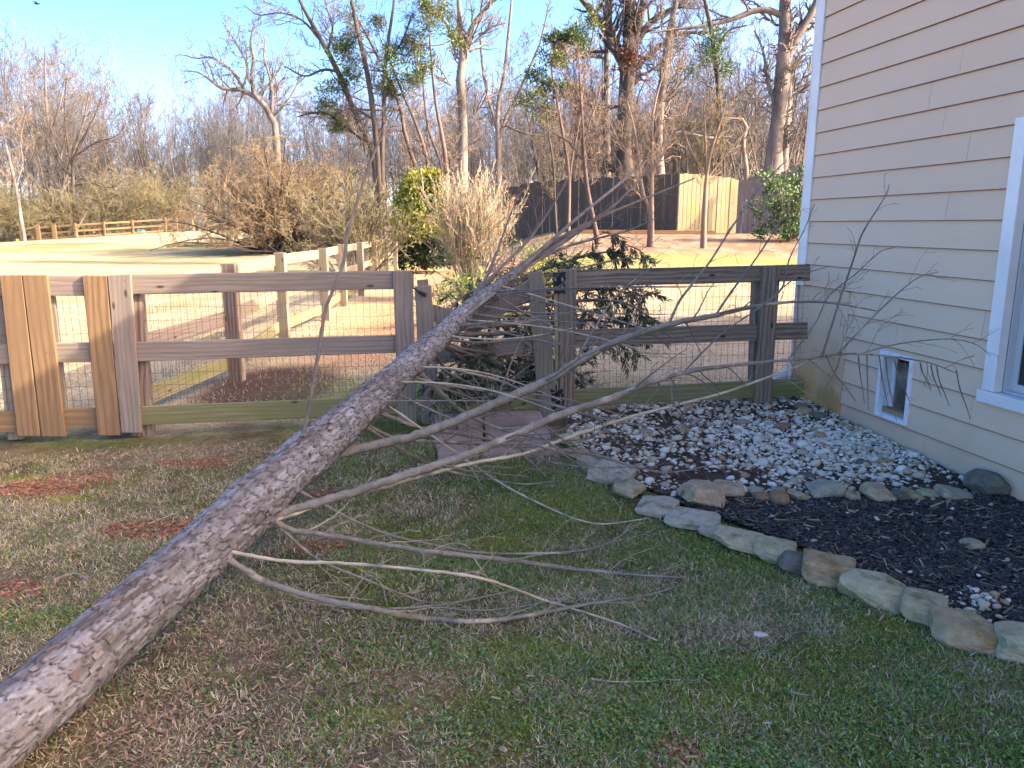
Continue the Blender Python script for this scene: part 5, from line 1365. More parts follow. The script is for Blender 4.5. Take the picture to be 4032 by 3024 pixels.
limb([(780, 925, 8, 4.5), (850, 960, 7, None), (920, 1000, 6, None), (1000, 1025, 5, 'g'), (1120, 1045, 4, 'g'), (1200, 1040, 3, 'g')], 'limb', (10, 3), .4, .02, 12, twmat='twig_brown')
limb([(830, 880, 5, 5.0), (960, 960, 5, None), (1060, 1030, 5, 4.6), (1160, 1085, 4.5, None), (1280, 1130, 4, 'g'), (1400, 1120, 2, 'g')], 'limb_pale', (7, 2), .35, -.02, 13, twmat='twig_straw')
limb([(905, 808, 14, 5.25), (940, 838, 12, None), (985, 880, 11, None), (1035, 908, 9, 5.2), (1110, 935, 7, None), (1210, 950, 4, 5.0), (1300, 945, 2.5, None)], 'limb', (10, 3), .45, -.02, 14, label='stout forked limb hanging over the gate bottom rail')
limb([(900, 792, 6, 5.4), (1000, 803, 6, None), (1080, 823, 6, 5.3), (1150, 850, 5, None), (1250, 868, 4, None), (1350, 900, 3, 5.0)], 'limb', (10, 3), .4, -.03, 15)
limb([(880, 825, 7, 5.1), (960, 832, 7, None), (1060, 845, 7, 5.1), (1130, 858, 6, None), (1250, 890, 6, None), (1330, 910, 5, 4.9), (1430, 925, 3, None)], 'limb', (12, 3), .45, -.03, 16)
limb([(960, 745, 5, 5.6), (1040, 740, 5, None), (1130, 735, 4, 5.6), (1220, 742, 3, None), (1320, 765, 2, 5.5)], 'limb_dark', (9, 3), .4, -.04, 17)
limb([(860, 870, 5, 4.9), (940, 890, 5, None), (1040, 930, 5, None), (1120, 975, 4, 4.8), (1180, 1030, 3, 'g')], 'limb', (8, 3), .35, -.02, 18)
# the thin stem standing up out of the trunk
limb([(648, 990, 11, 3.75), (655, 940, 9, None), (665, 895, 8.5, None), (685, 780, 8, 3.8), (705, 665, 7.5, None), (740, 575, 7.5, None), (752, 500, 7, 3.95), (772, 435, 6, None), (808, 330, 5, 4.1), (840, 270, 3.5, None), (868, 215, 2.4, 4.2)], 'limb_dark', (7, 0), .12, .04, 19, trange=(.3, .95), label='thin dark stem standing straight up from the trunk', rt=.0012)
# upright twigs on the two long limbs
U = [([(1440, 712, 6, 4.65), (1465, 655, 6, None), (1490, 620, 5.5, 4.7), (1530, 570, 5, None), (1580, 492, 4, None), (1640, 405, 3, 4.8), (1700, 345, 1.6, None)], 20),
     ([(1545, 682, 5, 4.75), (1580, 630, 5, None), (1626, 568, 4, 4.8), (1676, 494, 3.5, None), (1720, 420, 2, 4.85)], 21),
     ([(1658, 655, 4, 4.82), (1690, 620, 3.5, None), (1705, 560, 3, 4.85), (1735, 500, 2, None), (1760, 440, 1.3, 4.85)], 22),
     ([(1776, 770, 5.5, 4.2), (1789, 726, 5, None), (1810, 660, 5, None), (1829, 603, 4.5, 4.15), (1846, 553, 4, None), (1864, 502, 3.5, None), (1912, 424, 2.4, None), (1921, 398, 1.3, 4.1)], 23),
     ([(1810, 764, 4, 4.2), (1895, 675, 3.5, None), (1975, 605, 2.5, 4.0), (2028, 587, 1.4, 3.95)], 24),
     ([(1700, 780, 4, 4.2), (1760, 700, 3, None), (1790, 640, 3, 4.2), (1850, 590, 2.4, None), (1900, 545, 2, 4.15), (1930, 535, 1.2, None)], 25),
     ([(1850, 765, 4, 4.22), (1930, 745, 3.2, None), (2000, 735, 2.6, 4.1), (2060, 733, 2.2, None), (2110, 745, 1.8, None), (2140, 770, 1.2, 3.95)], 26),
     ([(1480, 800, 4, 4.0), (1560, 720, 3.6, None), (1640, 665, 3, 4.2), (1720, 600, 2.4, None), (1790, 575, 1.6, 4.25)], 27),
     ([(1240, 785, 5, 4.55), (1290, 700, 4.5, None), (1330, 640, 4, 4.7), (1390, 590, 3, None), (1430, 560, 1.6, 4.8)], 28)]
for pts, sd in U: limb(pts, 'limb_dark' if sd % 2 else 'limb', (6, 1), .24, -.02, sd, 6, 'twig_brown', (.2, .95), 42, rt=.0015)
# hanging twigs at the tip of the middle limb
for sd, (hx, hy, ex, ey) in enumerate([(1854, 769, 1868, 872), (1873, 770, 1876, 886), (1900, 773, 1918, 880), (1913, 776, 1935, 905), (1932, 780, 1965, 868), (1988, 788, 2010, 838), (2011, 792, 2034, 858), (2023, 795, 2050, 876), (2066, 803, 2096, 905), (1818, 764, 1770, 862), (1785, 770, 1850, 868)]):
    dx = ex - hx; hd = 4.2
    pts = [(hx, hy - 4, 3.2, hd), (hx + dx * .25, hy + (ey - hy) * .35, 2.8, hd), (hx + dx * .7, hy + (ey - hy) * .72, 2.3, hd - .02), (ex, ey, 1.2, hd - .04)]
    limb(pts, 'limb_dark', (2, 0), .08, -.05, 40 + sd, 5, 'twig_brown', rt=.0012)
# crown stems rising past the torn stile
for sd, pts in enumerate([
    [(1000, 690, 16, 5.85), (1060, 625, 12, 6.2), (1130, 570, 11, 6.8), (1220, 510, 9, None), (1300, 468, 7, 7.4), (1390, 430, 5, None), (1500, 385, 2.5, 8.2)],
    [(1010, 680, 13, 5.9), (1095, 600, 11, 6.3), (1180, 545, 9, 6.7), (1250, 500, 8, None), (1330, 440, 6, 7.3), (1380, 390, 4, None), (1430, 340, 2, 7.8)],
    [(985, 690, 9, 5.8), (1050, 600, 7, 6.2), (1075, 540, 5, 6.6), (1100, 470, 3, None), (1120, 420, 2, 6.8)],
    [(990, 685, 9, 5.85), (1070, 590, 7, 6.2), (1140, 520, 6, 6.6), (1190, 450, 4, None), (1230, 380, 2, 7)],
    [(960, 720, 9, 5.65), (1060, 640, 8, 5.85), (1150, 570, 7, 6.5), (1230, 530, 6, None), (1350, 500, 4, 7), (1420, 470, 2, None)],
    [(1000, 690, 8, 5.85), (1080, 640, 7, 6.2), (1160, 600, 6, 6.6), (1250, 580, 5, None), (1340, 560, 3, 7.2), (1420, 560, 2, None)]]):
    limb(pts, 'limb_dark' if sd != 4 else 'limb', (12, 4), .5, .03, 60 + sd, 7, 'twig_brown', (.1, .98), 32)
# crown lying behind the gate and the right fence: limbs with hanging dark green sprays
FOL = [(.030, .058, .022), (.04, .075, .026), (.022, .042, .018), (.05, .085, .03)]
def spray_limb(pts, ns, seed, flen=.35, dens=36):
    o, path = limb(pts, 'limb_dark', (10, 4), .45, -.02, seed, 6, 'twig_brown', (.1, .98), 48)
    rng = np.random.default_rng(seed); g = Geo()
    st, r = grow(path[None], np.full((1, len(path)), .006), ns, (.25, 1.0), 0, 65, 6, -.22, .16, .6, rng, .0025, absl=flen)
    st = clamp_yard(st); g.tube(st, r, 3, (.05, .05, .03))
    for s_ in st:
        n = dens
        f = rng.random(n) * 5; i0 = np.minimum(f.astype(int), 4); w = (f - i0)[:, None]
        p = s_[i0] * (1 - w) + s_[i0 + 1] * w
        tn = unit(s_[i0 + 1] - s_[i0]); a = unit(tn + .7 * rperp(tn, rng) + [0, 0, -.35]); sd_ = rperp(a, rng)
        Lf = rng.uniform(.04, .085, n)[:, None]; W = rng.uniform(.004, .008, n)[:, None]
        V = np.stack([p - sd_ * W * .5, p + a * Lf * .5 + sd_ * W, p + a * Lf, p + a * Lf * .5 - sd_ * W], 1).reshape(-1, 3)
        C = np.repeat(np.array(FOL)[rng.integers(0, 4, n)] * rng.uniform(.7, 1.3, (n, 1)), 4, 0)
        g.add(V, np.arange(n * 4).reshape(-1, 4), None, C)
    link('foliage', g.mesh('foliage', [M['foliage']], False, ft_base), o, kind='stuff')
SL = [[(1000, 690, 10, 6.4), (1100, 670, 9, None), (1250, 650, 7, 7.0), (1350, 655, 5, None), (1410, 690, 3, 7.2)],
      [(960, 730, 10, 6.3), (1080, 720, 9, None), (1200, 715, 7, 6.9), (1320, 735, 4, 7.0), (1380, 760, 2, None)],
      [(940, 750, 9, 6.2), (1040, 760, 8, None), (1150, 770, 6, 6.7), (1260, 790, 3, 6.9)],
      [(950, 745, 9, 6.2), (1020, 790, 8, None), (1080, 830, 6, 6.5), (1130, 860, 3, 6.5)],
      [(935, 760, 8, 6.2), (980, 820, 7, None), (1030, 870, 5, 6.4)],
      [(1000, 690, 9, 6.5), (1120, 630, 7, None), (1250, 605, 6, 7.3), (1340, 610, 4, None), (1400, 640, 2, 7.5)],
      [(1010, 680, 8, 6.5), (1130, 600, 7, None), (1240, 560, 6, 7.4), (1310, 545, 4, None), (1350, 560, 2, 7.6)],
      [(970, 720, 9, 6.4), (1100, 700, 8, None), (1230, 690, 6, 7.2), (1350, 700, 4, None), (1420, 720, 2, 7.4)],
      [(1020, 690, 9, 6.6), (1180, 640, 7, None), (1300, 625, 5, 7.5), (1400, 640, 3, 7.6)],
      [(950, 750, 9, 6.4), (1060, 780, 8, None), (1180, 800, 6, 7.0), (1270, 830, 3, 7.0)],
      [(960, 730, 8, 6.6), (1060, 690, 7, None), (1160, 680, 5, 7.4), (1280, 680, 3, 7.6)],
      [(955, 745, 8, 6.3), (1010, 760, 8, None), (1090, 800, 6, 6.6), (1160, 830, 4, 6.8)],
      [(950, 700, 7, 6.6), (1000, 640, 5, None), (1080, 610, 4, 7.2), (1160, 600, 2, 7.5)]]
for k_, pts in enumerate(SL): spray_limb(pts, 34, 80 + k_, .42 if k_ != 6 else .22)
# small cedar scraps hanging on the crown stems before the bank
for k_, pts in enumerate([[(1300, 500, 4, 7.6), (1330, 510, 3, None), (1345, 540, 2, 7.6)], [(1330, 520, 3, 7.8), (1380, 540, 2.5, None), (1400, 560, 1.5, 7.8)]]): spray_limb(pts, 8, 120 + k_, .16, 26)

# fine straight shoots that leave the upper trunk and fan out over the gate
rng = np.random.default_rng(321)
for k_ in range(16):
    f = rng.uniform(.55, .97); ia = int(f * (NS - 1)); q0 = sp_[ia, :3]; y0 = q0[1]
    pr = (q0 - np.array([0, 0, CAM_H])); ax_ = pr @ np.array([0, CP, -SP])
    px = (CX + FPX * pr[0] / ax_) / D; py = (CY - FPX * (pr @ np.array([0, SP, CP])) / ax_) / D
    L_3 = rng.uniform(220, 520); sl = rng.uniform(-.12, .42); sg = rng.uniform(-30, 40)
    pts = [(px, py, 5, y0)] + [(px + L_3 * t_, py + L_3 * t_ * sl + sg * math.sin(t_ * 3), 4.6 - 3 * t_, None if t_ < 1 else y0 - rng.uniform(.0, .5)) for t_ in (.2, .4, .6, .8, 1.0)]
    limb(pts, ('limb', 'limb_dark', 'limb_pale')[k_ % 3], (6, 2), .3, -.02, 300 + k_, 5, ('twig_brown', 'twig_straw')[k_ % 2], (.2, .97), 35, rt=.0013)
# ------------------------------------------------------------------ stones of the bed edging
def ico(sub):
    bm = bmesh.new(); bmesh.ops.create_icosphere(bm, subdivisions=sub, radius=1.0)
    V = np.array([v.co[:] for v in bm.verts]); F = np.array([[v.index for v in f.verts] for f in bm.faces]); bm.free(); return V, F
ICO1, ICO2, ICO3 = ico(1), ico(2), ico(4)
def rock_mesh(name, size, seed, boxy, mat, cuts=6, rough=.06, sharp=True):
    """irregular stone, size = full extents; boxy 0 round .. 1 slab; facets cut by random planes"""
    rng = np.random.default_rng(seed); V, F = ICO3; V = V.copy()
    e = 2 + boxy * 8
    V /= (np.abs(V) ** e).sum(1, keepdims=True) ** (1 / e)
    for _ in range(cuts + 6):
        n = unit(rng.normal(0, 1, 3) * np.array([1, 1, .9])); d = rng.uniform(.70, .97) * np.abs(V @ n).max()
        over = np.maximum(0, V @ n - d); V -= over[:, None] * n
    f1 = fbm(V[:, 0] * 1.3 + 7 + seed, V[:, 1] * 1.3 + V[:, 2] * 1.7, seed, 3); f2 = fbm(V[:, 0] * 6 + V[:, 2] * 4, V[:, 1] * 6 + seed - V[:, 2] * 3, seed + 3, 3)
    V *= (1 + rough * 2.2 * (f1 - .5) + rough * 1.2 * (f2 - .5))[:, None]
    V = V / np.abs(V).max(0) * np.array(size) / 2
    return mk_mesh(name, V, None, F, [mat], False)
def stone_mat(name, c1, c2, moss=.0, rust=None):
    m, nt, b = new_mat(name)
    v = objvec(nt, (1, 1, 1)); n = noise(nt, v, 22, 8, .65); n2 = noise(nt, v, 130, 5); n3 = noise(nt, v, 9, 6)
    c = mixc(nt, c1, c2, ramp(nt, n, .35, .65))
    if rust is not None: c = mixc(nt, c, rust, ramp(nt, n3, .45, .62))
    if moss: c = mixc(nt, c, (.12, .125, .045), ramp(nt, noise(nt, v, 9, 4), .62 - moss * .25, .72))
    c = mixc(nt, c, tuple(x * .5 for x in c2), ramp(nt, n2, .6, .75))
    nt.links.new(c, b.inputs['Base Color']); b.inputs['Roughness'].default_value = .85
    bump(nt, b, noise(nt, v, 45, 8, .7), .8, .012); return m
M['st_grey'] = stone_mat('grey_green_stone', (.42, .36, .245), (.27, .225, .15), .35)
M['st_pale'] = stone_mat('pale_blue_grey_stone', (.46, .39, .275), (.32, .265, .18), .25)
M['st_tan'] = stone_mat('tan_granite', (.52, .37, .22), (.33, .22, .13), .1)
M['st_rust'] = stone_mat('rusty_sandstone', (.44, .32, .175), (.29, .20, .105), .3, (.34, .17, .065))
M['st_dark'] = stone_mat('dark_mossy_stone', (.19, .165, .12), (.11, .095, .075), .3)
M['st_orange'] = stone_mat('orange_boulder', (.36, .19, .10), (.24, .12, .06), 0)
M['st_moss'] = stone_mat('mossy_tan_block', (.46, .38, .215), (.31, .25, .135), .45)
M['st_cream'] = stone_mat('cream_lichen_block', (.48, .405, .24), (.34, .28, .16), .35)
def stone(px, py, w, d, h, mat, label, seed, yaw=None, boxy=.5, tilt=(0, 0), group=None, sink=.25, cuts=7, name='edging_stone', cat='stone', rough=.05):
    """w: width in px across the picture; d, h: depth and height in metres; px, py: centre of its visible face"""
    h *= .62; q = G(px, py + 14); W = w * (q[1] * CP) / FPX * 1.03
    me = rock_mesh(name, (W, d, h), seed, boxy, mat, cuts, rough)
    z = float(T(q[0], q[1])) + h * (.5 - sink) + .02
    o = link(name, me, None, None, None, label, cat, group)
    o.rotation_euler = (math.radians(tilt[0]), math.radians(tilt[1]), math.radians(yaw if yaw is not None else 0)); o.location = (q[0], q[1], z)
    return o
EG = 'flat stones edging the planting beds'
Y = -38
stone(2247, 1735, 100, .16, .10, M['st_cream'], 'small sandy stones stub at the foot of the hinged gate post', 1, -60, .6, group=EG)
stone(2270, 1790, 110, .16, .09, M['st_rust'], 'low tan edging stone second from the hinged post', 2, -50, .5, group=EG)
stone(2345, 1818, 140, .20, .08, M['st_grey'], 'brownish flat edging stone above the large pale slab', 3, -30, .6, group=EG)
stone(2402, 1872, 190, .26, .10, M['st_pale'], 'large smooth pale blue grey slab at the narrow end of the pebble bed', 4, -32, .55, (8, 4), EG, .2)
stone(2475, 1942, 120, .20, .14, M['st_moss'], 'upright mossy block between the two pale slabs', 5, -40, .7, group=EG, sink=.2)
stone(2588, 2000, 165, .24, .09, M['st_pale'], 'flat speckled pale slab left of the big tan boulder', 6, -25, .55, (4, 0), EG)
stone(2726, 2055, 225, .22, .09, M['st_pale'], 'long pale slab with a dark stick lying on its right end', 7, -20, .6, (4, 3), EG)
stone(2815, 2098, 130, .16, .08, M['st_grey'], 'half buried grey stone just right of the long pale slab', 8, -30, .5, group=EG)
stone(2908, 2140, 205, .20, .12, M['st_cream'], 'flat olive topped stone with a yellow pale front edge', 9, -24, .75, (0, 3), EG, .2)
stone(3047, 2186, 172, .20, .14, M['st_moss'], 'green mossy wedge stone left of the dark mossy one', 10, -24, .75, (0, 3), EG, .2)
stone(3113, 2228, 115, .18, .14, M['st_dark'], 'dark nearly black mossy stone in the edging', 11, -10, .6, (0, 0), EG, .2)
stone(3258, 2268, 212, .22, .20, M['st_rust'], 'tall squarish edging stone with a rust brown front', 12, -22, .9, (0, 4), EG, .2, cuts=3)
stone(3430, 2345, 262, .20, .18, M['st_cream'], 'longest cream coloured edging stone with a chamfered top', 13, -32, .85, (4, 5), EG, .2, cuts=4)
stone(3632, 2416, 180, .19, .16, M['st_moss'], 'greenish wedge block with a shadowed gap on its left side', 14, -32, .8, (0, 4), EG, .2, cuts=5)
stone(3790, 2502, 262, .24, .16, M['st_rust'], 'broad rust topped stone with a white spot', 15, -20, .65, (5, 3), EG, .2, cuts=6)
stone(4015, 2560, 230, .22, .18, M['st_cream'], 'pale mossy block cut off by the right edge of the picture', 16, -22, .85, (0, 2), EG, .2, cuts=3)
RW = 'rounded rocks dividing pebbles from mulch'
stone(2760, 1975, 182, .24, .22, M['st_tan'], 'big tan granite boulder standing at the left end of the rock row', 21, 0, .45, (0, 10), RW, .15, 9)
stone(2866, 1938, 130, .2, .13, M['st_tan'], 'low brown grey rounded rock behind the big tan boulder', 22, -10, .3, (0, 5), RW)
stone(2972, 1938, 66, .12, .07, M['st_grey'], 'small flat grey rock in the row above the reddish one', 23, 0, .3, (0, 0), RW)
stone(2997, 1962, 70, .12, .08, M['st_orange'], 'small reddish flat rock beside the rusty brown round one', 24, 0, .3, (0, 0), RW)
stone(3068, 1976, 82, .14, .13, M['st_orange'], 'round rusty brown rock jutting into the black mulch', 25, 0, .1, (0, 0), RW, .2, 3)
stone(3066, 1945, 62, .1, .09, M['st_grey'], 'grey rounded rock behind the rusty brown one', 26, 0, .2, (0, 0), RW)
stone(3148, 1962, 94, .12, .09, M['st_tan'], 'tan grey wedge rock leaning towards the left', 27, 20, .4, (0, 24), RW)
stone(3240, 1944, 155, .2, .15, M['st_grey'], 'wide mossy grey rock in the middle of the row', 28, 0, .35, (0, -5), RW, .2, 8)
stone(3348, 1960, 60, .12, .09, M['st_tan'], 'small square tan rock between two bigger grey ones', 29, 0, .5, (0, 0), RW)
stone(3454, 1958, 138, .18, .15, M['st_tan'], 'pinkish grey pointed rock right of the small square one', 30, -18, .4, (0, 12), RW, .2, 8)
stone(3534, 1960, 72, .13, .10, M['st_dark'], 'dark greenish rock next to the pinkish pointed one', 31, 0, .4, (0, 8), RW)
stone(3594, 1958, 100, .13, .09, M['st_rust'], 'yellowish slanting rock right of the dark greenish one', 32, 0, .4, (0, 22), RW)
stone(3652, 1950, 90, .13, .08, M['st_moss'], 'low tan rock with a mossy crown near the right end of the row', 33, 0, .3, (0, 8), RW)
stone(3758, 1956, 155, .16, .11, M['st_grey'], 'crumbly layered grey rock left of the great dark boulder', 34, 0, .4, (0, 14), RW, .25, 9)
stone(3882, 1932, 182, .26, .24, M['st_dark'], 'great dark green grey boulder against the house wall', 35, 0, .3, (0, 14), RW, .15, 9)
LR = 'loose rocks'
for px, py, w, d, h, m_, lab, sd in [(3168, 1624, 50, .12, .10, 'st_tan', 'pinkish tan cobble near the fence end among the pebbles', 41), (3078, 1680, 60, .12, .08, 'st_orange', 'orange brown cobble lying on the white pebbles', 42), (3222, 1640, 46, .12, .09, 'st_dark', 'dark cobble at the foot of the house skirt', 43),
                                     (3150, 1602, 50, .12, .08, 'st_orange', 'reddish brown cobble beside the right fence post', 44), (3822, 2156, 84, .11, .08, 'st_tan', 'lone orange tan rock lying on the black mulch', 45), (3183, 1878, 54, .1, .06, 'st_dark', 'dark grey cobble at the lower edge of the white pebbles', 46),
                                     (2690, 1696, 52, .12, .07, 'st_rust', 'brown angular cobble in the left part of the pebble bed', 47), (2545, 1703, 50, .12, .07, 'st_moss', 'olive grey cobble half hidden by the limbs', 48), (3400, 1825, 60, .1, .05, 'st_dark', 'flat dark stone sunk in the middle of the pebbles', 49),
                                     (2925, 1664, 48, .1, .06, 'st_tan', 'flat pinkish cobble near the bottom fence rail', 50)]:
    stone(px, py, w, d, h, M[m_], lab, sd, RNG.uniform(0, 90), .25, (0, 0), LR, .2, 6, 'cobble', 'stone')
# stone chips on the lawn
stone(2993, 2508, 56, .03, .025, stone_mat('pinkish_quartz', (.62, .52, .46), (.50, .40, .35)), 'pale pink quartz stone lying on the lawn', 55, -18, .3, (0, 0), None, .0, 5, 'quartz_stone')
stone(1980, 2960, 40, .02, .015, M['st_cream'], 'small white stone chip near the bottom of the lawn', 56, -18, .3, (0, 0), None, .0, 5, 'stone_chip')
# flagstones before the gate
M['flag'] = two_tone('reddish_flagstone', (.36, .24, .19), (.27, .18, .14), 6, .8, .3, .006, c3=(.24, .20, .15), s3=2.5, f3=(.55, .7))
fs = bpy.data.objects.new('path', None); COL.objects.link(fs); tag(fs, 'landing of reddish flagstones under the broken gate', None, None, 'structure')
def flag(pts, th, lift, seed):
    c = np.array([G(*p) for p in pts]); rng = np.random.default_rng(seed)
    c = np.concatenate([[c[i] * (1 - f) + c[(i + 1) % len(c)] * f + np.append(rng.normal(0, .006, 2), 0) for f in (0, .35, .7)] for i in range(len(c))])
    z = c[:, 2].mean() + lift
    n = len(c); bm = bmesh.new()
    a = [bm.verts.new((*p[:2], z)) for p in c]; b_ = [bm.verts.new((*p[:2], z - th)) for p in c]
    bm.faces.new(a); bm.faces.new(b_[::-1])
    for i in range(n): bm.faces.new([a[i], b_[i], b_[(i + 1) % n], a[(i + 1) % n]])
    bmesh.ops.recalc_face_normals(bm, faces=bm.faces[:])
    bmesh.ops.bevel(bm, geom=[e for e in bm.edges if abs(e.verts[0].co.z - e.verts[1].co.z) < 1e-5 and e.verts[0].co.z > z - .001], offset=.006, segments=1, affect='EDGES')
    me = bpy.data.meshes.new('flagstone'); bm.to_mesh(me); bm.free(); me.materials.append(M['flag'])
    link('flagstone', me, fs)
for i_, (pts, l_) in enumerate([([(1708, 1722), (1900, 1706), (1905, 1756), (1718, 1762)], .05), ([(1714, 1768), (1868, 1762), (1888, 1806), (1728, 1810)], .045), ([(1908, 1706), (2150, 1696), (2168, 1748), (1913, 1755)], .055),
                              ([(1880, 1762), (2050, 1758), (2055, 1803), (1898, 1806)], .045), ([(2060, 1756), (2180, 1752), (2205, 1795), (2064, 1801)], .045), ([(1700, 1676), (1900, 1668), (1903, 1700), (1706, 1714)], .10), ([(1906, 1668), (2120, 1660), (2140, 1690), (1909, 1700)], .10)]):
    flag(pts, .12, l_, i_)

# ------------------------------------------------------------------ pebbles
def scatter_poly(n, poly, rng, dens=None):
    xs = [p[0] for p in poly]; ys = [p[1] for p in poly]; out = []
    while len(out) < n:
        x = rng.uniform(min(xs), max(xs), n * 3); y = rng.uniform(min(ys), max(ys), n * 3)
        k = in_poly(x, y, poly)
        if dens is not None: k &= rng.random(n * 3) < dens(x, y)
        out += list(zip(x[k], y[k]))
    return np.array(out[:n])
PW = G(3250, 1760)[:2]
def pdens(x, y):
    d = np.hypot((x - PW[0]) / 1.05, (y - PW[1]) / .62)
    core = np.exp(-(d / .85) ** 2) * 1.1
    lf = .42 * sstep(.34, .58, fbm(x * 5, y * 5, 91)) + .05
    bare = np.exp(-(((x - G(2750, 1890)[0]) / .40) ** 2 + ((y - G(2750, 1890)[1]) / .16) ** 2)) * .95
    return np.clip((core + lf) * (1 - bare), .02, 1)
rng = np.random.default_rng(77)
pp = scatter_poly(6500, PEB, rng, pdens)
sz = np.clip(rng.lognormal(math.log(.0138), .42, len(pp)), .007, .045)
pcols = np.array([(.76, .66, .52), (.66, .55, .42), (.64, .50, .33), (.54, .39, .24), (.42, .25, .13), (.36, .29, .23), (.46, .34, .24), (.80, .70, .57)])
pw = np.array([.17, .13, .20, .17, .10, .07, .12, .04])
core_ = np.exp(-np.hypot((pp[:, 0] - PW[0]) / .9, (pp[:, 1] - PW[1]) / .6) ** 2)
pc = np.where(rng.random(len(pp)) < core_ * .5, rng.choice([0, 1, 7], len(pp)), rng.choice(8, len(pp), p=pw))
# small patch of pebbles spilling through the mulch
sp2 = np.array([G(3790 + rng.normal(0, 95), 2400 + rng.normal(0, 38))[:2] for _ in range(75)]); sp3 = scatter_poly(45, MUL, rng)
pp2 = np.concatenate([sp2, sp3]); sz2 = np.clip(rng.lognormal(math.log(.016), .3, len(pp2)), .008, .03); pc2 = rng.choice(8, len(pp2), p=pw)
PMAT = []
for i_, c_ in enumerate(pcols):
    PMAT.append(two_tone(('white', 'grey_white', 'cream', 'tan', 'orange', 'grey', 'brown', 'chalk')[i_] + '_pebble', tuple(c_), tuple(x * .78 for x in c_), 25, .5, .15, .002))
def peb_shape(seed, VF):
    r = np.random.default_rng(seed); V = VF[0].copy()
    for _ in range(4):
        n = unit(r.normal(size=3)); d = r.uniform(.6, .9); over = np.maximum(0, V @ n - d); V -= over[:, None] * n
    return V * np.array([1, r.uniform(.62, .85), r.uniform(.45, .65)]) * 1.1
PSH = [peb_shape(i, ICO2) for i in range(4)]
PME = [[mk_mesh('pebble', PSH[a], None, ICO2[1], [PMAT[b_]], True) for b_ in range(8)] for a in range(4)]
vis = sz / np.maximum(pp[:, 1], .5) ** 1.0
order = np.argsort(-vis)
for k_ in order[:300]:
    x, y = pp[k_]; o = link('pebble', PME[rng.integers(0, 4)][pc[k_]], bed_peb)
    o.location = (x, y, float(T(x, y)) + .018 + sz[k_] * rng.uniform(.1, .45)); s_ = sz[k_]; o.scale = (s_, s_, s_)
    o.rotation_euler = (rng.normal(0, .3), rng.normal(0, .3), rng.uniform(0, 6.28))
def peb_join(name, P2, S2, C2, parent, lift=.018, seed=1):
    r = np.random.default_rng(seed); g = Geo()
    sh = [peb_shape(i + 20, ICO1 if i > 3 else ICO1) for i in range(6)]
    for i, ((x, y), s_, c_) in enumerate(zip(P2, S2, C2)):
        V = sh[i % 6] * s_; a = r.uniform(0, 6.28); ca, sa = math.cos(a), math.sin(a)
        tx = r.normal(0, .3); V = V @ np.array([[ca, sa, 0], [-sa, ca, 0], [0, 0, 1]]); V[:, 2] += V[:, 0] * tx
        g.add(V + [x, y, float(T(x, y)) + lift + s_ * r.uniform(.05, .45)], None, ICO1[1], pcols[c_] * r.uniform(.8, 1.1))
    return link(name, g.mesh(name, [M['pebble']], True), parent, kind='stuff')
peb_join('pebbles', pp[order[300:]], sz[order[300:]], pc[order[300:]], bed_peb)
peb_join('pebbles', pp2, sz2, pc2, bed_mul, .03, 2)

# ------------------------------------------------------------------ chips: black mulch, bark litter on soil and lawn
def chips(name, XY, ln, wd, cols, rng, lift=.02, parent=None, label=None, zfun=None):
    n = len(XY); z = T(XY[:, 0], XY[:, 1]) + lift
    az = rng.uniform(0, 6.28, n); el = rng.normal(0, .25, n)
    d = np.column_stack([np.cos(az) * np.cos(el), np.sin(az) * np.cos(el), np.sin(el)]); s = unit(np.cross(d, [0, 0, 1.0]) + rng.normal(0, .25, (n, 3))); u = np.cross(s, d)
    L = (ln[0] + (ln[1] - ln[0]) * rng.random(n) ** 2)[:, None]; W = rng.uniform(*wd, n)[:, None]; H = W * rng.uniform(.2, .45, n)[:, None]
    c = np.column_stack([XY, z])
    tp = rng.uniform(.3, 1, (n, 1))
    V = np.stack([c - d * L - s * W, c + d * L - s * W * tp, c + d * L + s * W * tp, c - d * L + s * W, c - d * L - s * W + u * H, c + d * L * .9 - s * W * tp + u * H, c + d * L * .95 + s * W * tp + u * H, c - d * L * .92 + s * W + u * H], 1)
    Q = (np.arange(n)[:, None, None] * 8 + BOXQ[None]).reshape(-1, 4)
    ci = rng.integers(0, len(cols), n); C = np.repeat(np.array(cols)[ci] * rng.uniform(.75, 1.3, (n, 1)), 8, 0)
    return link(name, mk_mesh(name, V.reshape(-1, 3), Q, None, [M['chip']], False, col=C), parent, label=label, kind='stuff')
rng = np.random.default_rng(78)
BLK = [(.05, .044, .042), (.034, .03, .028), (.075, .063, .053), (.10, .08, .065), (.055, .046, .04), (.15, .12, .09), (.042, .038, .036), (.045, .04, .036)]
chips('mulch', scatter_poly(12500, MUL, rng), (.008, .042), (.0025, .008), BLK, rng, .032, label='black shredded bark mulch covering the bed below the rock row')
chips('mulch_splinters', scatter_poly(420, MUL, rng), (.01, .05), (.002, .007), [(.26, .18, .11), (.32, .25, .17), (.20, .13, .08)], rng, .042, label='pale wood splinters scattered over the black mulch')
chips('soil_litter', scatter_poly(3600, PEB, rng, lambda x, y: 1.05 - pdens(x, y)), (.005, .03), (.002, .006), [(.07, .04, .026), (.05, .03, .022), (.12, .075, .05), (.035, .025, .02), (.15, .10, .06)], rng, .024, label='brown twig and bark litter between the pebbles')

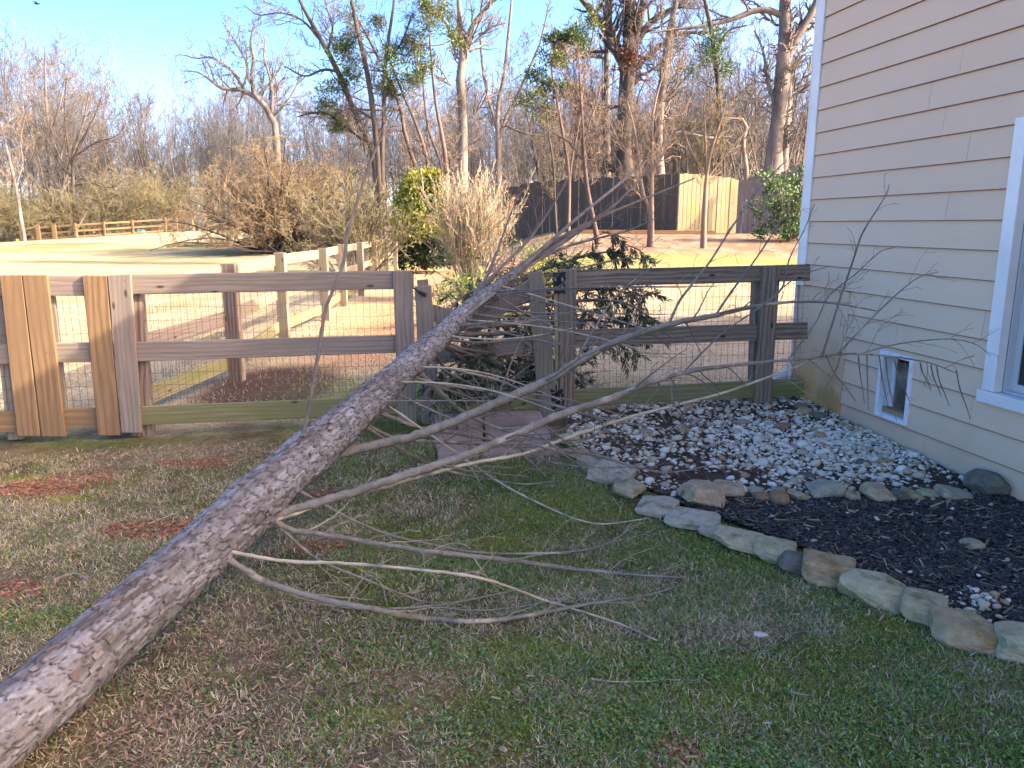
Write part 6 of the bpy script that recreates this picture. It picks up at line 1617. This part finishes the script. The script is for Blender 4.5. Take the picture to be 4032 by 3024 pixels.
# ------------------------------------------------------------------ lawn: grass blades, clover, thatch
def lawn_pts(n, rng, x0, x1, y0, y1, wf):
    X = []; Y_ = []
    while sum(map(len, X)) < n:
        y = y0 + (y1 - y0) * rng.random(n) ** 1.25; x = rng.uniform(x0, x1, n)
        k = (np.abs(x) < y * .70 + .35) & (rng.random(n) < wf(x, y))
        k &= ~in_poly(x, y, PEB) & ~in_poly(x, y, MUL)
        k &= ((x - H0[0]) * HY[0] + (y - H0[1]) * HY[1]) < -.05
        X.append(x[k]); Y_.append(y[k])
    return np.concatenate(X)[:n], np.concatenate(Y_)[:n]
def blades(name, x, y, h, w, lean, cols, rng, label, curl=.6, lift=0):
    n = len(x); z = T(x, y) + lift
    a = rng.uniform(0, 6.28, n); b_ = rng.uniform(0, 6.28, n)
    H = h * rng.uniform(.55, 1.3, n); W = w * rng.uniform(.7, 1.3, n); L = np.clip(rng.normal(lean, .25, n), 0, 1.45)
    d = np.column_stack([np.cos(a) * np.sin(L), np.sin(a) * np.sin(L), np.cos(L)])
    L2 = np.clip(L + curl * rng.normal(.5, .5, n), 0, 1.75); a2 = a + rng.normal(0, .5, n)
    d2 = np.column_stack([np.cos(a2) * np.sin(L2), np.sin(a2) * np.sin(L2), np.cos(L2)])
    s = np.column_stack([np.cos(b_), np.sin(b_), np.zeros(n)])
    p0 = np.column_stack([x, y, z]); p1 = p0 + d * (H * .5)[:, None]; p2 = p1 + d2 * (H * .5)[:, None]
    p2[:, 2] = np.maximum(p2[:, 2], z + .004)
    V = np.stack([p0 - s * W[:, None], p0 + s * W[:, None], p1 + s * W[:, None] * .8, p1 - s * W[:, None] * .8, p2], 1).reshape(-1, 3)
    i = np.arange(n)[:, None] * 5
    ci = rng.integers(0, len(cols), n); C = np.repeat(np.array(cols)[ci] * rng.uniform(.75, 1.25, (n, 1)), 5, 0)
    return link(name, mk_mesh(name, V, i + np.array([[0, 1, 2, 3]]), i + np.array([[3, 2, 4]]), [M['grass']], False, col=C), label=label, kind='stuff')
rng = np.random.default_rng(79)
def tuft(x, y, s, f): return sstep(.42, .62, fbm(x * f, y * f, s, 3))
far_fence = lambda x, y: sstep(5.75, 5.45, y - .17 * (x + 1))
rgt = lambda x, y: sstep(-2.2, .6, x - (y - 3) * .25)
clayk = lambda x, y: 1 - .9 * sstep(.3, .6, zw('clay', x, y))
w_dry = lambda x, y: np.clip(.24 * tuft(x, y, 101, 9) + .2 * tuft(x, y, 102, 3) + 1.0 * zw('dry', x, y) * tuft(x, y, 103, 10) + .05, 0, 1) * clayk(x, y) * (1 - .8 * zw('moss', x, y)) * far_fence(x, y)
w_grn = lambda x, y: np.clip(.7 * tuft(x, y, 104, 3.2) * (.3 + .7 * rgt(x, y)) + .95 * zw('green', x, y) + .03, 0, 1) * clayk(x, y) * far_fence(x, y)
DRY = [(.62, .50, .31), (.50, .385, .23), (.72, .60, .41), (.40, .285, .165), (.57, .445, .28)]
GRN = [(.19, .29, .045), (.14, .25, .04), (.25, .33, .06), (.10, .20, .05), (.30, .33, .06)]
blades('dry_grass', *lawn_pts(84000, rng, -4.6, 3.0, 1.6, 6.3, w_dry), .032, .0018, .85, DRY, rng, 'dormant straw coloured grass tufts over the lawn', .7)
blades('green_grass', *lawn_pts(80000, rng, -4.6, 3.0, 1.6, 6.3, w_grn), .027, .0018, .6, GRN, rng, 'short green winter grass and weeds in patches over the lawn')
THB = [(.33, .23, .14), (.25, .165, .10), (.44, .33, .21), (.19, .12, .072), (.36, .265, .175)]
w_th = lambda x, y: np.clip(.25 + .5 * zw('litter', x, y) + .25 * tuft(x, y, 105, 4), 0, 1) * clayk(x, y) * (1 - .6 * zw('green', x, y)) * (1 - .7 * zw('moss', x, y)) * far_fence(x, y)
blades('thatch', *lawn_pts(52000, rng, -4.6, 3.0, 1.6, 6.3, w_th), .038, .0015, 1.45, THB, rng, 'dead matted thatch lying flat between the grass', .25, .004)
# little round weed leaves
x, y = lawn_pts(36000, rng, -4.6, 3.0, 1.6, 6.2, lambda x, y: np.clip(.30 * tuft(x, y, 106, 5) * (.35 + .65 * rgt(x, y)) + .8 * zw('green', x, y) * tuft(x, y, 107, 7) + .02, 0, 1) * far_fence(x, y))
n = len(x); r_ = rng.uniform(.003, .0075, n); c = np.column_stack([x, y, T(x, y) + rng.uniform(.006, .022, n)])
nrm = unit(rng.normal(0, .35, (n, 3)) + [0, 0, 1.0]); u_ = rperp(nrm, rng); v_ = np.cross(nrm, u_)
ang_ = np.arange(4) * math.pi / 2 + .3
V = c[:, None, :] + r_[:, None, None] * (u_[:, None, :] * np.cos(ang_)[None, :, None] + v_[:, None, :] * np.sin(ang_)[None, :, None])
i = np.arange(n)[:, None] * 4
Q = i + np.array([[0, 1, 2, 3]])
CL = np.array([(.12, .22, .06), (.17, .28, .07), (.09, .18, .065), (.22, .31, .09)])
link('clover', mk_mesh('clover', V.reshape(-1, 3), Q, None, [M['grass']], False, col=np.repeat(CL[rng.integers(0, 4, n)] * rng.uniform(.8, 1.2, (n, 1)), 4, 0)), label='low round leaved weeds and clover hugging the lawn', kind='stuff')
# bark crumbs and dead leaves on the lawn
XY = np.column_stack(lawn_pts(3400, rng, -4.6, 3.0, 1.6, 6.2, lambda x, y: np.clip(.05 + .9 * zw('litter', x, y), 0, 1) * far_fence(x, y)))
chips('bark_litter', XY, (.004, .024), (.0015, .0055), [(.30, .19, .11), (.22, .135, .08), (.40, .29, .19), (.15, .085, .05), (.36, .22, .11)], rng, .012, label='bark crumbs and bits of dead leaf littering the lawn')
XY = np.column_stack(lawn_pts(1500, rng, -4.6, 3.0, 1.6, 6.2, lambda x, y: sstep(.3, .6, zw('clay', x, y)) * far_fence(x, y)))
chips('clay_crumbs', XY, (.004, .014), (.003, .010), [(.30, .13, .07), (.24, .10, .055), (.36, .17, .09), (.20, .10, .06)], rng, .008, label='crumbly clods of red clay on the bare patches of lawn')
# sparse grass beyond the fence
w_far = lambda x, y: np.clip(.2 + .6 * tuft(x, y, 108, 2), 0, 1) * sstep(6.0, 6.6, y - .17 * (x + 1))
blades('field_grass', *lawn_pts(38000, rng, -8.5, 5.5, 5.8, 15.0, w_far), .042, .003, .8, [(.50, .42, .27), (.44, .36, .22), (.40, .34, .19), (.22, .24, .09)], rng, 'pale dormant grass of the lawn beyond the fence')
blades('field_weeds', *lawn_pts(5000, rng, -3.0, 0.5, 5.9, 9.0, lambda x, y: np.clip(np.exp(-((x + 1.0) / .8) ** 2 - ((y - 6.9) / .9) ** 2) + .8 * np.exp(-((x + 3.3) / .35) ** 2 - ((y - 5.6) / .3) ** 2), 0, 1)), .05, .0025, .6, GRN, rng, 'green weeds just behind the fence')
x, y = lawn_pts(5200, rng, -1.0, 9.0, 16.2, 25.5, lambda x, y: sstep(16.4, 17.2, y) * sstep(-1.0, .4, x))
chips('leaf_litter', np.column_stack([x, y]), (.02, .06), (.015, .035), [(.42, .28, .16), (.34, .20, .11), (.50, .38, .25), (.28, .15, .08)], rng, .02, label='fallen brown leaves carpeting the bank under the saplings')

# ------------------------------------------------------------------ odd things lying about
def stick(name, pts, r, mat, label, cat='stick', lift=.008):
    q = np.array([G(x * D, y * D, lift) for x, y in pts]); s = spline(np.column_stack([q, np.linspace(r, r * .5, len(q))]), 5)
    g = Geo(); g.tube([s[:, :3] - q[0]], [s[:, 3]], 6)
    o = link(name, g.mesh(name, [M[mat]], True), None, q[0], None, label, cat); return o
stick('fallen_stick', [(1278, 1467), (1330, 1473), (1400, 1472), (1450, 1468), (1527, 1472)], .0045, 'limb_pale', 'thin pale stick lying across the lawn near the bottom')
stick('fallen_stick', [(1600, 1624), (1680, 1616)], .005, 'limb', 'short brown stick at the bottom of the lawn towards the right')
stick('fallen_stick', [(1570, 1145), (1660, 1152), (1740, 1158), (1835, 1172)], .004, 'limb_pale', 'long straw coloured stick lying on the black mulch')
stick('fallen_stick', [(0, 1275), (40, 1245), (80, 1218)], .004, 'limb_dark', 'dark stick on the bare soil at the left edge of the lawn')
stick('fallen_stick', [(115, 1255), (160, 1240), (190, 1252)], .012, 'limb', 'stubby broken branch end on the soil left of the trunk')
stick('fallen_stick', [(620, 1600), (650, 1530), (690, 1400)], .002, 'limb_pale', 'fine pale stalk lying below the trunk near the bottom')
stick('fallen_stick', [(1700, 1492), (1730, 1500), (1760, 1502)], .004, 'limb_pale', 'pale rootlet curled at the foot of the edging stones')
stick('fallen_stick', [(1655, 1083), (1690, 1090), (1740, 1090)], .0035, 'limb_dark', 'dark bark strip on top of the rock row')
stick('fallen_stick', [(320, 1132), (380, 1108)], .005, 'limb_pale', 'split yellow stick on red clay left of the trunk')
# tangle of blue plastic ribbon
q = G(3060, 1905); g = Geo()
for k_ in range(5):
    a = RNG.uniform(-.3, .9); L_2 = RNG.uniform(.035, .07)
    p = np.array([[math.cos(a) * t_ * L_2, math.sin(a) * t_ * L_2 + .006 * math.sin(t_ * 4 + k_), .012 + .008 * math.cos(t_ * 5 + k_)] for t_ in np.linspace(-1, 1, 9)])
    g.tube([p], [np.full(9, .0035)], 4)
link('plastic_ribbon', g.mesh('plastic_ribbon', [plain('pale_blue_plastic', (.34, .45, .75), .4)], True), None, q, None, 'twisted scrap of pale blue plastic ribbon on the soil above the rock row', 'litter')
# crushed plastic bottle behind the right fence
q = onF(2880, 1575, -.3); q[2] = float(T(q[0], q[1])) + .03
bt = thing('plastic_bottle', 'crushed blue and white plastic bottle lying behind the bottom rail', 'bottle', q)
g = Geo(); xs = np.array([0, .005, .05, .10, .13, .15, .165]); rr = np.array([.004, .03, .033, .028, .03, .014, .011])
g.tube([np.column_stack([xs, .05 * xs, 0 * xs])], [rr], 12); me = g.mesh('body', [plain('clear_white_plastic', (.62, .66, .72), .25)], True); link('body', me, bt)
g = Geo(); g.tube([[[.045, 0, 0], [.095, .003, 0]]], [[.0345, .0305]], 12); link('wrapper', g.mesh('wrapper', [plain('blue_wrapper', (.05, .12, .45), .4)], True), bt)
g = Geo(); g.tube([[[.163, .008, 0], [.18, .009, 0], [.1805, .009, 0]]], [[.013, .013, .001]], 10); link('cap', g.mesh('cap', [plain('white_cap', (.7, .7, .7), .4)], True), bt)
# blue tarpaulin heap by the far fence and yellow bucket
q = P(556, 912, 69.5); q[2] = float(T(q[0], q[1])) + .2
link('tarpaulin', rock_mesh('tarpaulin', (.75, .5, .5), 91, .3, plain('turquoise_plastic', (.10, .35, .42), .5), 8, .25), None, q, None, 'small crumpled turquoise tarpaulin at the foot of the far fence', 'tarpaulin')
q = P(72, 958, 66); q[2] = float(T(q[0], q[1])) + .15
link('yellow_toy', rock_mesh('yellow_toy', (.3, .2, .3), 92, .5, plain('yellow_plastic', (.7, .55, .03), .4), 4, .1), None, q, None, 'small bright yellow plastic object at the left end of the far fence', 'toy')
# grey board lying on the bank
rb = thing('loose_board', 'long weathered board lying at the foot of the privacy fence', 'board', (3.0, 24.6, float(T(3, 24.6))))
rail3(rb, (2.2, 25.0, float(T(2.2, 25)) + .06), (6.4, 24.6, float(T(6.4, 24.6)) + .05), .14, .04, M['wood_new'], 'plank')
# rooftop of a neighbouring shed behind the fence at the house corner
# bird flying high at the left
bq = P(145, 15, 95)
bd = thing('bird', 'dark bird gliding high in the blue sky at the top left', 'bird', bq)
M['feather'] = plain('black_feathers', (.012, .012, .014), .6)
g = Geo(); g.tube([[[-.30, 0, .03], [-.22, 0, .0], [-.08, 0, -.01], [.08, 0, 0], [.17, 0, .02], [.24, 0, .035], [.29, 0, .02], [.33, 0, .012]]], [[.015, .04, .085, .095, .06, .05, .03, .004]], 8)
link('body', g.mesh('body', [M['feather']], True), bd)
for s_ in (-1, 1):
    V = np.array([[.12, .05 * s_, .03], [.15, .28 * s_, .12], [.10, .52 * s_, .13], [-.02, .70 * s_, .10], [-.12, .55 * s_, .11], [-.13, .28 * s_, .10], [-.10, .05 * s_, .02]])
    V2 = V - [0, 0, .012]; n = 7; Fq = [[i, (i + 1) % n, (i + 1) % n + n, i + n] for i in range(n)]
    tr = [[0, 1, 6], [1, 5, 6], [1, 2, 5], [2, 4, 5], [2, 3, 4]]; tr = tr + [[a + 7, c_ + 7, b_ + 7] for a, b_, c_ in tr]
    link('wing', mk_mesh('wing', np.vstack([V, V2]), Fq, tr, [M['feather']]), bd)
V = np.array([[-.25, .03, .03], [-.25, -.03, .03], [-.46, -.10, .03], [-.48, 0, .03], [-.46, .10, .03]])
link('tail', mk_mesh('tail', np.vstack([V, V - [0, 0, .01]]), [[i, (i + 1) % 5, (i + 1) % 5 + 5, i + 5] for i in range(5)], [[0, 1, 2], [0, 2, 3], [0, 3, 4], [5, 7, 6], [5, 8, 7], [5, 9, 8]], [M['feather']]), bd)
for o in bpy.data.objects:
    if o.parent is not None and o.name.split('.')[0] in ('branches', 'twigs', 'foliage', 'stems', 'limbs', 'wire_mesh', 'trunk_stems', 'buds', 'dead_leaves', 'nail'):
        o['kind'] = 'stuff'
